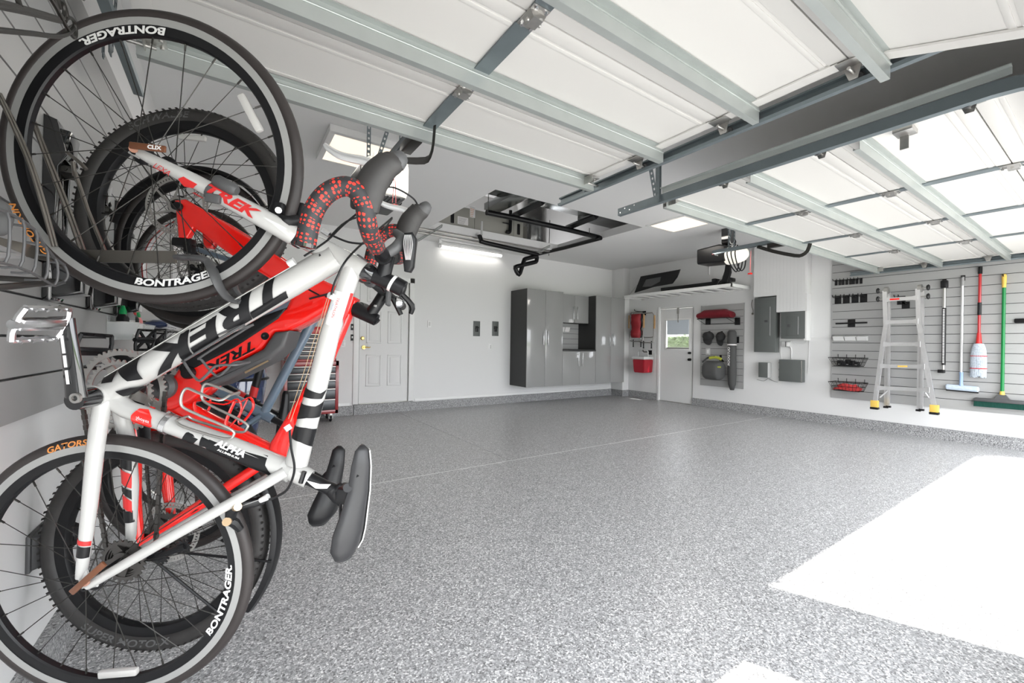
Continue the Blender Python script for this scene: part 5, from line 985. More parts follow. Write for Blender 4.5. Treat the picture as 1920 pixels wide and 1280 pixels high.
# flush ceiling panels
for n_, (ax0, ay0, ax1, ay1), lab, pa in ((0, (.72, 3.86, 1.3, 4.46), 'warm white square ceiling light behind the brake lever', .06), (1, (5.28, 3.56, 5.86, 4.14), 'warm white square ceiling light above the right garage door opener', .012)):
    t = thing('ceiling_light', lab, 'ceiling light', ((ax0+ax1)/2, (ay0+ay1)/2, ZC)); fw = .05; g = G(); zl = ZC-pa
    for q in ((ax0-fw, ax1+fw, ay0-fw, ay0), (ax0-fw, ax1+fw, ay1, ay1+fw), (ax0-fw, ax0, ay0, ay1), (ax1, ax1+fw, ay0, ay1)): g.box(*q, zl, ZC, .003)
    g.done('frame', 'trim', t); G().box(ax0, ax1, ay0, ay1, zl+.004, ZC-.001).done('diffuser', 'warm', t, label='glowing warm diffuser')
# attic air handler, ducts and lift frame seen through the ceiling hatch
t = thing('air_handler', 'grey green air handler cabinet standing in the attic behind the open hatch', 'air handler', (3.9, 6.9, ZC+.13)); Yh = 6.42
hx = lambda px, py: on(px, py, Y=Yh)
za_, zb_ = ZC+.125, hx(900, 395).z
xs_ = [hx(px, 440).x for px in (786, 889.5, 963, 981)]
for a, b in zip(xs_, xs_[1:]): G().box(a+.003, b-.003, Yh, Yh+.7, za_, zb_, .004).done('panel', 'hvac', t)
for px, py, w, h in ((886, 398, .1, .18), (868, 414, .2, .13)):
    p = on(px, py, Y=Yh-.002); p2 = on(px, py, Y=Yh-.002); g = G().box(p.x-w/2, p.x+w/2, Yh-.003, Yh-.001, p.z-h/2, p.z+h/2); o = g.done('data_sticker', 'label', t)
    g = G()
    for k in range(5): g.box(p.x-w*.42, p.x+w*(.1+.06*k), Yh-.0042, Yh-.003, p.z-h*.4+h*.17*k, p.z-h*.36+h*.17*k)
    g.done('print', 'grey' if w > .15 else 'orange', o, kind='stuff')
for px, py, m_ in ((848, 407, 'redmat'), (972, 430, 'blk')): p = on(px, py, Y=Yh); g = G(); g.box(p.x-.03, p.x+.03, Yh-.008, Yh+.002, p.z-.1, p.z+.1, .012); g.done('handle', 'blk', t)
g = G(); p = on(957, 415, Y=Yh-.05); g.tube([p+V((0, 0, .2)), p+V((0, 0, -.12)), p+V((-.02, 0, -.2)), p+V((-.08, 0, -.2))], .032, 10, smooth=3).tube([p+V((-.16, 0, -.05)), p+V((-.02, 0, -.05))], .012, 8); g.done('drain_pipe', 'blk', t)
t2_ = thing('air_duct', 'shiny foil wrapped duct beside the air handler in the attic', 'duct', (5.0, 6.6, ZC+.13)); p0, p1 = on(984, 440, Y=6.5), on(1030, 440, Y=6.5)
G().lathe([(0, za_), (.34, za_), (.34, 3.5), (.34, 4.1), (0, 4.1)], (p0.x+.33, 6.78, 0), (0, 0, 1), 28).done('foil_wrap', 'foil', t2_)
t3_ = thing('air_duct', 'galvanised sheet metal ducts crossing above the open ceiling hatch', 'duct', (4.0, 5.6, 3.5))
for q in ((2.9, 4.0, 4.9, 5.9, 3.62, 3.9), (4.02, 5.2, 4.6, 5.6, 3.5, 3.85), (3.6, 3.9, 5.0, 6.3, 3.5, 3.62), (5.22, 6.1, 4.5, 5.7, 3.46, 3.8)): G().box(*q, .01).done('duct_section', 'duct', t3_)
t = thing('lift_frame', 'black padded tube frame of the attic lift hanging in the ceiling hatch', 'attic lift', (4.2, 5.3, 2.9)); Zb = 2.99
def bars(name, pts, r, m='blk', pl=Zb, n=10): g = G(); g.tube([on(x, y, Z=(pl if not isinstance(pl, list) else pl[i])) for i, (x, y) in enumerate(pts)], r, n); return g.done(name, m, t)
bars('padded_tube', [(912, 398), (963, 408), (1064, 430), (1127, 446)], .04, 'blk', 3.06); bars('padded_tube', [(1127, 446), (1060, 464), (1000, 478)], .036, 'blk', 3.02)
G().tube([on(x, y, Y=6.25) for x, y in ((899, 440), (902, 450), (910, 455), (1000, 475), (1006, 479), (1006, 489), (1000, 492), (970, 499), (966, 503), (971, 513), (975, 512), (982, 490), (986, 485), (1006, 480))], .04, 10, smooth=2).done('padded_tube', 'blk', t)
bars('angle_bar', [(960, 406), (1018, 378)], .05, 'blk', 3.14, 4); bars('angle_bar', [(1061, 428), (1118, 405)], .05, 'blk', 3.14, 4)
for a, b in (((916, 365), (915, 398)), ((1031, 413), (1029, 479)), ((1105, 428), (1105, 440)), ((828, 416), (827, 458))): G().tube([on(*a, Z=3.5 if a[1] < 420 else 3.2), on(*b, Z=3.0)], .006, 6).done('hanger_rod', 'iron', t)
g = G(); strap(g, on(782, 452, Z=ZC-.02), on(829, 423, Z=ZC-.02), (0, 0, 1), .05); g.done('perforated_rail', 'galv', t, ang=0)
g = G(); strap(g, on(1000, 476, Z=ZC-.02), on(1031, 461, Z=ZC-.02), (0, 0, 1), .05); g.done('perforated_rail', 'galv', t, ang=0)
for y in (6.4, 6.62): G().box(HX0-.15, HX1-.1, y-.03, y+.03, ZC-.03, ZC-.001, .004).done('unistrut', 'zinc', t)
q = on(903, 440, Z=2.98); G().tube([q+V((0, 0, .0)), q+V((0, 0, .22))], .018, 10).done('grip', 'white', t)
# ---------------------------------------------------------------- right wall, far part
def wp(px, py, d=0.): return on(px, py, X=XR-d)
# overhead wall shelf of white slats
D = .62; f0, f1 = wp(1168, 556, D), wp(1373, 535, D); zs0, zs1 = f0.z-.03, f0.z+.045; ys0, ys1 = f1.y, f0.y
zs0, zs1 = wp(1373, 537, D).z, wp(1373, 530.5, D).z
ws = thing('wall_shelf', 'long white slatted shelf hung high on the right wall above the side door', 'shelf', (XR-.3, (ys0+ys1)/2, zs0))
ys1 = min(ys1, 6.75)
g = G(); g.box(XR-D, XR-D+.03, ys0, ys1, zs0, zs1, .003).box(XR-.03, XR, ys0, ys1, zs0, zs1, .003).box(XR-D, XR, ys0, ys0+.03, zs0, zs1, .003).box(XR-D, XR, ys1-.03, ys1, zs0, zs1, .003); g.done('shelf_frame', 'trim', ws)
nS = 9
for k in range(nS): yy = ys0+.03+(ys1-ys0-.06)*(k+.5)/nS; G().box(XR-D+.03, XR-.03, yy-.055, yy+.055, zs0+.004, zs0+.02, .002).done('shelf_slat', 'trim', ws)
G().box(XR-D+.03, XR-.03, ys0+.03, ys1-.03, zs0+.024, zs0+.03).done('shelf_deck', 'grey', ws)
for yy in (ys0+.3, ys1-.15): G().tube([(XR-D+.03, yy, zs1), (XR-.002, yy+.05, zs1+.5)], .004, 6).done('stay_wire', 'zinc', ws)
zdk = zs0+.03
t = thing('roof_box_lid', 'black curved plastic shell leaning on the white wall shelf', 'cargo shell', (XR-.35, 6.0, zdk))
sh = [(1189, 549), (1201, 518), (1274, 505), (1268, 520), (1259, 532), (1225, 538)]; pts = [on(x, y, X=XR-.45) for x, y in sh]
g = G(); g.prism([V((p.x, p.y, max(p.z, zdk))) for i, p in enumerate(pts)], (.05, 0, .01), .012); o = g.done('shell', 'blk', t)
g = G(); i0 = [on(x, y, X=XR-.44) for x, y in ((1205, 538), (1212, 524), (1240, 519), (1238, 528), (1222, 537))]; g.prism([V((p.x-.016, p.y, p.z)) for p in i0], (.02, 0, 0), .008); g.done('inner_panel', 'dkgrey', t)
t = thing('roof_rack_bars', 'black bars lying along the white wall shelf', 'rack bars', (XR-.4, 4.9, zdk))
a, b = ys0+.12, ys1-.9; g = G(); g.box(XR-.5, XR-.42, a, b, zdk, zdk+.12, .01).box(XR-.36, XR-.28, a+.1, b, zdk, zdk+.12, .01); g.done('bar', 'blk', t, kind='stuff')
for y in (a+.05, a+.28): G().box(XR-.53, XR-.26, y-.04, y+.04, zdk+.1, zdk+.17, .015).done('foot', 'blk', t)
t = thing('ski_clamp', 'black angled clamp standing upright on the front edge of the white wall shelf', 'clamp', (XR-.5, 4.9, zdk)); pts = [on(x, y, X=XR-.55) for x, y in ((1351, 530), (1358, 508), (1361, 488), (1367, 488), (1369, 510), (1363, 530))]; G().prism(pts, (.06, 0, 0), .008).done('clamp_body', 'blk', t)
# conduit stub
g = G(); p = wp(1331, 495); g.tube([V((XR-.02, p.y, wp(1331, 515).z)), V((XR-.02, p.y, wp(1331, 478).z))], .014, 10); g.done('conduit', 'trim', label='short white pipe on the right wall above the shelf', cat='pipe')
# folding chairs hung on a hook
def chair(lab, ya, yb, x, zt_, zb_, fab, front):
    t = thing('folding_chair', lab, 'chair', (x, (ya+yb)/2, zb_), None); w = yb-ya
    g = G()
    for k, dx in ((0, 0), (1, .05)):
        yy0, yy1 = ya+.02+.04*k, yb-.02-.04*k; g.tube([(x+dx, yy0, zb_+.12*k), (x+dx, yy0, zt_-.05), (x+dx, yy0+.04, zt_), (x+dx, yy1-.04, zt_), (x+dx, yy1, zt_-.05), (x+dx, yy1, zb_+.12*k), (x+dx, yy1-.06, zb_-.02+.12*k), (x+dx, yy0+.06, zb_-.02+.12*k)], .011, 8, closed=True)
    g.done('tube_frame', 'zinc', t)
    g = G(); r4 = random.Random(9); rings = []
    for i in range(9):
        z = zb_+.06+(zt_-zb_-.1)*i/8; bulge = .05+.03*math.sin(i*1.3); rings.append([V((x-.02+math.cos(2*PI*k/14)*bulge, (ya+yb)/2+math.sin(2*PI*k/14)*(w*.31+.014*math.sin(i*2.1+k)), z)) for k in range(14)])
    if front: g.loft(rings); g.done('seat_fabric', fab, t, ang=80); G().loft([[p+V((.06, .0, .0)) for p in r] for r in rings]).done('back_fabric', 'blk', t)
    for y in (ya, yb): G().box(x-.02, x+.015, y-.014, y+.014, zt_-.36, zt_-.06, .006).done('arm_rest', 'wood', t)
    for y in (ya+.1, yb-.1): G().tube([(x+.03, y, zb_+.02), (x+.03, y, zb_-.13)], .012, 8).tube([(x+.03, y, zb_-.13), (x+.03, y, zb_-.15)], .016, 8).done('foot', 'blk', t)
    return t
ca, cb_ = wp(1214, 600, .2), wp(1181, 600, .2); zt_, zb_ = wp(1200, 585, .2).z, wp(1200, 638, .2).z
chair('folded chair with crumpled red seat hung on the right wall nearest the room', ca.y+.08, cb_.y, XR-.22, zt_, zb_, 'chair_red', True); chair('folded chair with black straps hung behind the red seated chair', ca.y-.12, cb_.y-.2, XR-.11, zt_-.02, zb_-.03, 'blk', False)
t = thing('wall_hook', 'black double hook above the folded red chairs', 'hook', (XR, ca.y+.2, zt_)); yk = (ca.y+cb_.y)/2; G().box(XR-.01, XR, yk-.05, yk+.05, zt_-.06, zt_+.04, .003).done('plate', 'blk', t); G().tube([(XR-.005, yk, zt_+.025), (XR-.3, yk, zt_+.02), (XR-.34, yk, zt_+.06)], .009, 8, smooth=3).done('prong', 'blk', t)
# cooler on a hook
a, b = wp(1186, 671, .32), wp(1219.5, 671, .32); xw0, xw1 = XR-.34, XR-.012; zc0, zc1 = wp(1206, 699, .33).z, wp(1206, 674, .33).z
yc0, yc1 = wp(1207, 690, .34).y, wp(1185.5, 690, .34).y
t = thing('cooler', 'red picnic cooler with white lid hung on a hook beside the side door', 'cooler', ((xw0+xw1)/2, (yc0+yc1)/2, zc0))
g = G(); i_ = .02; g.loft([[V((xw0+i_*s, yc0+i_*s, z)), V((xw1, yc0+i_*s, z)), V((xw1, yc1-i_*s, z)), V((xw0+i_*s, yc1-i_*s, z))] for s, z in ((1, zc0), (0, zc1))]); bmesh.ops.bevel(g.bm, geom=g.bm.edges[:], offset=.015, segments=2, affect='EDGES'); g.done('cooler_body', 'cooler', t)
zl_ = wp(1206, 668.5, .33).z; G().box(xw0-.012, xw1, yc0-.012, yc1+.012, zc1+.001, zl_, .01).done('lid', 'white', t)
zh_ = wp(1200, 657, .2).z; xm = (xw0+xw1)/2; G().tube([(xm, yc0+.02, zl_-.02), (xm, yc0+.02, zh_-.02), (xm, yc0+.05, zh_), (xm, yc1-.05, zh_), (xm, yc1-.02, zh_-.02), (xm, yc1-.02, zl_-.02)], .013, 8).done('carry_handle', 'white', t)
t = thing('wall_hook', 'black hook holding the cooler handle', 'hook', (XR, (yc0+yc1)/2, zh_-.05)); yk = (yc0+yc1)/2-.06; G().box(XR-.012, XR, yk-.05, yk+.05, zh_-.09, zh_+.01, .003).done('plate', 'blk', t)
G().tube([(XR-.005, yk, zh_-.026), (xm-.05, yk, zh_-.026), (xm-.07, yk, zh_+.02)], .009, 8, smooth=3).done('prong', 'blk', t)
# the narrow slatted panel: wire shelf with bag, caps, long bag, duffel
d_ = .28; a, b = wp(1308, 594, d_), wp(1379, 594, d_); zr = wp(1345, 597, .15).z
t = thing('wire_rack', 'black wire shelf on the narrow slatted panel holding a rolled maroon bag', 'rack', (XR-.15, 4.5, zr-.06)); y0_, y1_ = wp(1376, 597, .1).y, wp(1314, 597, .15).y
g = G(); wire(g, [(XR-.022, y0_, zr), (XR-d_, y0_+.05, zr), (XR-d_, y1_, zr), (XR-.022, y1_, zr)], .006); wire(g, [(XR-d_, y1_, zr), (XR-.022, y1_-.02, zr-.1), (XR-.022, y0_, zr-.1), (XR-d_, y0_+.05, zr)], .004); g.done('wire_frame', 'blk', t)
for px in (1328, 1383):
    p = wp(px, 602, .022); G().box(XR-.034, XR-.02, p.y-.05, p.y+.05, p.z-.07, p.z+.07, .003).done('bracket_plate', 'blk', t)
g = G(); rings = []
for i in range(12):
    f_ = i/11; y = y0_-.0+(y1_-y0_+.03)*f_; h = .085*min(1, (math.sin(PI*max(.06, min(.94, f_)))*3)**.5*.75+.1); rings.append([V((XR-.15+math.cos(2*PI*k/14)*.115, y, zr+.006+h+math.sin(2*PI*k/14)*h)) for k in range(14)])
g.loft(rings); g.done('rolled_bag', 'maroon', label='rolled maroon bag lying on the black wire shelf', cat='bag', ang=80)
def hung(name, lab, cat, pts, m, x, th, bev=.02): 
    g = G(); g.prism([on(px, py, X=x) for px, py in pts], (th, 0, 0), bev); return g.done(name, m, label=lab, cat=cat, ang=60)
# caps: domed crown with a brim hanging down
def capobj(lab, cx, cy, w, h):
    c = wp(cx, cy, .08); t = thing('cap', lab, 'cap', (XR-.08, c.y, c.z-h), None); rings = []
    for x, s in ((XR-.021, .86), (XR-.05, 1), (XR-.09, .95), (XR-.12, .75), (XR-.14, .4)): rings.append([V((x, c.y+math.cos(2*PI*k/20)*w*s, c.z+.02+math.sin(2*PI*k/20)*h*.72*s)) for k in range(20)])
    G().loft(rings).done('crown', 'fabric', t, ang=80); g = G(); g.prism([V((XR-.03-.05*abs(math.cos(a)), c.y+math.cos(a)*w*.85, c.z-.03+math.sin(a)*h*.95)) for a in [PI+PI*i/12 for i in range(13)]], (-.008, 0, .0)); g.done('brim', 'fabric', t); G().ball((XR-.143, c.y, c.z+.02), .008).done('button', 'fabric', t)
    p = (XR-.015, c.y, c.z+h*.8)
    k_ = thing('wall_hook', 'small black hook holding the '+('left' if cx < 1335 else 'right')+' dark cap', 'hook', p); G().box(XR-.028, XR-.02, c.y-.02, c.y+.02, c.z+h*.55, c.z+h*.95, .002).done('plate', 'blk', k_); G().tube([(XR-.025, c.y, c.z+h*.8), (XR-.06, c.y, c.z+h*.82)], .004, 6).done('prong', 'blk', k_)
capobj('dark rounded cap on the narrow slatted panel, left of the pair', 1327, 632, .115, .13); capobj('dark narrow cap on the narrow slatted panel, right of the pair beside the long bag', 1350, 633, .085, .135)
c0_ = [(1373, 618), (1373, 650), (1373.5, 690), (1374, 712), (1374, 730)]; zz_ = [wp(1373, y, .09) for y in (619, 623, 640, 646, 670, 700, 720, 731)]; ww = (.055, .08, .085, .075, .075, .08, .07, .035)
t = thing('chair_bag', 'long dark grey drawstring bag hanging on the narrow slatted panel', 'bag', (XR-.1, zz_[0].y, zz_[-1].z)); G().loft([[V((XR-.1+math.cos(2*PI*k/14)*w*.85, p.y+math.sin(2*PI*k/14)*w, p.z)) for k in range(14)] for p, w in zip(zz_, ww)]).done('bag_body', 'fabric_grey', t, ang=80)
G().lathe([(.078, -.012), (.084, -.012), (.084, .012), (.078, .012)], (XR-.1, zz_[3].y, zz_[3].z), (0, 0, 1), 20, closed=True).done('drawstring', 'label', t)
ltx = wp(1370, 668, .18); text_bm('OUTDOOR', .06, lambda x, y: V((XR-.1-.0765*math.cos(y/.08), zz_[4].y+.02+.0765*math.sin(y/.08), ltx.z-x)), .002, sx=1.15).done('lettering', 'label', t, ang=0)
k_ = thing('wall_hook', 'black hook plate right of the long dark bag', 'hook', (XR, wp(1382, 637).y, 1.2)); p = wp(1383, 637, .02); G().box(XR-.032, XR-.02, p.y-.03, p.y+.03, p.z-.06, p.z+.06, .003).done('plate', 'blk', k_); G().tube([(XR-.028, p.y, p.z+.02), (XR-.09, p.y+.02, p.z+.02)], .006, 6).done('prong', 'blk', k_)
t = thing('duffel_bag', 'dark grey duffel bag with lime green handle wrap hanging low on the slatted panel', 'duffel bag', (XR-.25, 4.6, .6)); a, b = wp(1361, 694, .3), wp(1312, 694, .3); zc_ = wp(1336, 694, .3).z; r_ = (wp(1336, 675, .3).z-wp(1336, 713, .3).z)/2
g = G(); rings = []
for i in range(9):
    f_ = (0, .04, .12, .3, .5, .7, .88, .96, 1)[i]; y = a.y+.1+(b.y-a.y-.2)*f_; k2 = (.7, .9, 1, 1.02, 1.02, 1.02, 1, .9, .7)[i]*.9; rings.append([V((XR-.26+(abs(math.cos(u))**.75*(1 if math.cos(u) > 0 else -1))*.19*k2, y, zc_+(abs(math.sin(u))**.75*(1 if math.sin(u) > 0 else -1))*r_*k2)) for u in [2*PI*q/20 for q in range(20)]])
g.loft(rings); g.done('bag_body', 'fabric_grey', t, ang=80)
g = G(); top = zc_+r_; ym_ = (a.y+b.y)/2; g.tube([(XR-.3, b.y-.05, top-.05), (XR-.24, ym_+.12, top+.045), (XR-.22, ym_-.05, top+.06), (XR-.24, a.y+.08, top-.02)], .018, 6, smooth=4, flat=.4); g.done('strap', 'blk', t, kind='stuff')
G().tube([(XR-.245, ym_+.1, top+.035), (XR-.235, ym_-.02, top+.055), (XR-.24, ym_-.14, top+.02)], .026, 8, smooth=3, flat=.6).done('handle_wrap', 'lime', t, label='lime green handle wrap'); g = G(); p = wp(1346, 688, .49); g.box(XR-.455, XR-.44, p.y-.03, p.y+.03, p.z-.012, p.z+.012); g.done('logo_patch', 'lime', t)
k_ = thing('wall_hook', 'black hook above the duffel bag', 'hook', (XR, ym_, top)); G().box(XR-.03, XR-.02, ym_-.02, ym_+.02, top-.02, top+.1, .002).done('plate', 'blk', k_); G().tube([(XR-.025, ym_, top+.06), (XR-.2, ym_, top+.045), (XR-.25, ym_, top+.08)], .007, 6, smooth=3).done('prong', 'blk', k_)
t, p = plate('wall_switch', 'white switch plate on the narrow slatted panel below the caps', 'switch', 1328.5, 659, .085, .125, 'white', 'right', d=.03); G().box(XR-.035, XR-.028, p.y-.018, p.y+.018, p.z-.035, p.z+.035, .002).done('rocker', 'trim', t)
# breaker panels and boxes
def ebox(name, lab, cat, pts, x0, x1, m='panelgrey', door=None, side=None):
    (pa, pb) = (on(*pts[0], X=x0), on(*pts[1], X=x0)); y1, y0 = pa.y, pb.y; z1, z0 = max(pa.z, pb.z), min(pa.z, pb.z)
    z1 = (on(pts[0][0], pts[0][1], X=x0).z); z0 = on(pts[1][0], pts[1][1], X=x0).z
    t = thing(name, lab, cat, (x0, (y0+y1)/2, z0)); g = G().box(x0, x1, y0, y1, z0, z1, .004); b = g.done('cover', m, t)
    if door:
        (qa, qb) = (on(*door[0], X=x0), on(*door[1], X=x0)); ds = G().box(x0-.006, x0+.002, qb.y, qa.y, qb.z, qa.z, .003).done('door', m, t); s_ = qb.y+.004; G().box(x0-.012, x0-.004, s_, s_+.014, qb.z+.02, qa.z-.02, .003).done('hinge_strip', 'grey', ds)
        G().box(x0-.012, x0-.004, (qa.y*.8+qb.y*.2)-.02 if len(door) > 2 else qb.y+.05, (qa.y*.8+qb.y*.2)+.02 if len(door) > 2 else qb.y+.1, (qa.z+qb.z)/2-.02, (qa.z+qb.z)/2+.02, .004).done('latch', 'dkgrey', ds)
    return t, y0, y1, z0, z1
ebox('breaker_panel', 'tall grey breaker panel on the right wall', 'breaker panel', ((1414.5, 559), (1453, 660.5)), 7.735, XR-.002, 'panelgrey', ((1423, 574), (1445, 631)))
ebox('breaker_panel', 'square grey breaker panel set in the white chase', 'breaker panel', ((1464.5, 585), (1509, 634.5)), 7.74, XR-.002, 'panelgrey', ((1475, 592), (1498, 629), 1))
tq, y0, y1, z0, z1 = ebox('control_box', 'small grey metal box low on the wall below the tall breaker panel', 'metal box', ((1422, 679), (1439, 708)), XR-.13, XR-.003)
G().box(XR-.128, XR-.003, y0-.006, y0-.0005, z0+.004, z1-.004, .002).done('side_plate', 'white', tq)
tq, y0, y1, z0, z1 = ebox('control_box', 'large square grey metal box low on the wall below the square breaker panel', 'metal box', ((1460.5, 673.5), (1504, 717)), XR-.11, XR-.003)
G().box(XR-.112, XR-.108, y0+.004, y0+.02, z0+.01, z1-.01, .002).done('edge_trim', 'zinc', tq)
for k in range(3): G().box(XR-.09, XR-.06, y1, y1+.012, z0+.05+(z1-z0-.12)*k/2, z0+.08+(z1-z0-.12)*k/2, .003).done('hinge', 'blk', tq)
jp = wp(1474, 645, .04); t = thing('junction_box', 'white junction box with cords below the square breaker panel', 'junction box', (XR, jp.y, jp.z-.05)); G().box(XR-.05, XR-.002, jp.y-.07, jp.y+.07, jp.z-.045, jp.z+.045, .005).done('box', 'white', t); G().box(XR-.06, XR-.03, jp.y-.06, jp.y-.005, jp.z-.04, jp.z+.04, .008).done('plug', 'trim', t); G().box(XR-.056, XR-.03, jp.y-.003, jp.y+.006, jp.z-.045, jp.z+.045).done('gap', 'dkgrey', t)
for i, pts in enumerate((((1482, 640), (1500, 645), (1511, 642), (1519, 632.5), (1535, 632.5), (1558, 632)), ((1481, 650), (1484, 655), (1484, 674)), ((1464, 648), (1464, 662), (1466, 673)), ((1518, 583), (1517, 660), (1515, 700)), ((1441, 709), (1450, 714), (1458, 716)), ((1440, 709), (1432, 714), (1419, 711)))):
    g = G(); g.tube([wp(x, y, .012) for x, y in pts], .004 if i != 1 else .009, 6, smooth=4); g.done('wall_cable', ('trim' if i < 4 else 'grey'), label=['white cord curving from the junction box along the slatted panel', 'white cord dropping from the junction box to the large metal box', 'thin white cord left of the junction box', 'thin white cable down the right edge of the white chase', 'thin grey wire between the two metal boxes', 'thin wire curving left below the small metal box'][i], cat='cable')
g = G(); g.tube([wp(1411, 562, .02), wp(1409, 572, .03), wp(1412, 582, .02), wp(1411, 588, .02)], .005, 6, smooth=3); g.ball(wp(1411, 588, .025), .018); g.done('wall_cable', 'bronze', label='short brown wire hanging left of the tall breaker panel', cat='cable')
# ---------------------------------------------------------------- right slatted wall
XS = XR-.019
def hook(lab, px, py, w, h, L, group, two=False):
    p = on(px, py, X=XS); t = thing('wall_hook', lab, 'hook', (XS, p.y, p.z), group); G().box(XS-.008, XS-.0005, p.y-w/2, p.y+w/2, p.z-h/2, p.z+h/2, .002).done('plate', 'blk', t)
    ys_ = (-.25, .25) if two else (0,)
    g = G()
    for s in ys_: g = G(); g.tube([(XS-.006, p.y+w*s, p.z+h*.28), (XS-L*.8, p.y+w*s, p.z+h*.24), (XS-L, p.y+w*s, p.z+h*.5)], .0045 if not two else .006, 7, smooth=4); g.done('prong', 'blk', t)
    return t
S8 = [(1568, 530), (1575, 529.5), (1581, 529), (1588, 528.5), (1595, 528), (1600.5, 527.5), (1607, 527), (1614.5, 526.5)]
ORD = ('first', 'second', 'third', 'fourth', 'fifth', 'sixth', 'seventh', 'eighth')
for i, (px, py) in enumerate(S8): hook('small black wall hook, %s from the white chase in the top row of eight' % ORD[i], px, py, .036, .085, .14, 'eight small hooks')
S4 = [(1571.5, 562), (1587, 561), (1603.5, 560), (1619.5, 559)]
for i, (px, py) in enumerate(S4): hook('wide black double hook, %s from the white chase in the row of four' % ORD[i], px, py, .085, .125, .17, 'four wide double hooks', True)
hook('black double hook seen between the upper ladder rungs', 1698.5, 572, .085, .1, .15, None, True)
p = on(1597, 606, X=XS); t = thing('bar_holder', 'black holder with a horizontal bar on the slatted wall left of the ladder', 'bar holder', (XS, p.y, p.z-.06)); G().box(XS-.012, XS-.0005, p.y-.045, p.y+.045, p.z-.06, p.z+.06, .003).done('plate', 'blk', t); a, b = on(1567, 606.5, X=XS-.03), on(1626, 604.5, X=XS-.03); G().tube([a, b], .012, 10).done('bar', 'blk', t)
p0, p1 = on(1560, 631, X=XS), on(1632, 638, X=XS); 
for k in range(3):
    a, b = on(1562+22*k, 631, X=XS-.05), on(1562+22*k+20, 638.5, X=XS-.05); t = thing('wall_bin', ['translucent white bin on the slatted wall, nearest the chase', 'translucent white bin on the slatted wall, middle of three', 'translucent white bin on the slatted wall, nearest the ladder'][k], 'bin', (XS, (a.y+b.y)/2, b.z)); G().prism([V((XS-.001, b.y, b.z)), V((XS-.045, b.y, b.z)), V((XS-.085, b.y, a.z)), V((XS-.001, b.y, a.z+.012))], (0, a.y-b.y, 0), .006).done('bin_body', 'slat_light', t)
def wbasket(lab, pya, pyb, group=None):
    d = .28; zt_, zb_ = on(1560, pya, X=XR-d).z, on(1570, pyb, X=XR-d+.06).z; y0, y1 = on(1625, pya, X=XS-.06).y, on(1563, pya, X=XS-.06).y
    t = thing('wire_basket', lab, 'wire basket', (XR-.15, (y0+y1)/2, zb_), group); xf, xb2 = XR-d, XS-.004; i2 = .05
    T = [V((xb2, y0, zt_)), V((xf, y0, zt_)), V((xf, y1, zt_)), V((xb2, y1, zt_))]; Bm = [V((xb2, y0+i2, zb_)), V((xf+.06, y0+i2, zb_)), V((xf+.06, y1-i2, zb_)), V((xb2, y1-i2, zb_))]
    g = G(); g.tube(T, .006, 6, closed=True); g.done('top_rim', 'blk', t); g = G(); g.tube(Bm, .004, 6, closed=True)
    for k in range(4):
        A, B_, C, D_ = T[k], T[(k+1) % 4], Bm[k], Bm[(k+1) % 4]
        for i in range(0, 9 if k % 2 else 5): f_ = i/(8 if k % 2 else 4); g.tube([A.lerp(B_, f_), C.lerp(D_, f_)], .0026, 4)
        for f_ in (.5,): g.tube([A.lerp(C, f_), B_.lerp(D_, f_)], .0026, 4)
    for i in range(1, 9): f_ = i/9; g.tube([Bm[0].lerp(Bm[3], f_), Bm[1].lerp(Bm[2], f_)], .0026, 4)
    for i in range(1, 4): f_ = i/4; g.tube([Bm[0].lerp(Bm[1], f_), Bm[3].lerp(Bm[2], f_)], .0026, 4)
    for i in range(4): y = y0+.04+(y1-y0-.08)*i/3; g.tube([(xb2, y, zt_-.01), (xb2-.001, y, zt_+.05)], .004, 5)
    g.done('wire_mesh', 'blk', t, kind='stuff'); return t, y0, y1, xf, xb2, zb_, zt_
t, y0, y1, xf, xb2, zb_, zt_ = wbasket('black wire basket holding dark parts, upper of the two beside the ladder', 670, 685.5)
for k in range(5):
    y = y0+.1+(y1-y0-.2)*k/4; t = thing('power_adapter', 'dark power adapter in the upper wire basket, %s from the ladder' % ORD[k], 'adapter', (XR-.12, y, zb_+.003), 'adapters in the wire basket'); G().box(XR-.17-.01*(k % 2), XR-.08, y-.03, y+.03, zb_+.004, zb_+.07+.015*(k % 3), .012).done('case', 'blk', t); G().box(XR-.175, XR-.168, y-.012, y+.012, zb_+.02, zb_+.03).done('tab', 'grey', t)
t, y0, y1, xf, xb2, zb_, zt_ = wbasket('black wire basket holding a coil of red rope, lower of the two beside the ladder', 715.5, 731.5)
g = G(); r5 = random.Random(2)
for k in range(7): cy_ = (y0+y1)/2+r5.uniform(-.02, .02); g.tube([V((XR-.13+math.cos(a)*(.05+.004*(k % 3)), cy_+math.sin(a)*(.17-.012*k), zb_+.016+.0125*k+.006*math.sin(3*a+k))) for a in [2*PI*i/20 for i in range(20)]], .009, 6, closed=True)
g.done('rope_coil', 'rope', label='coil of red rope in the lower wire basket', cat='rope')
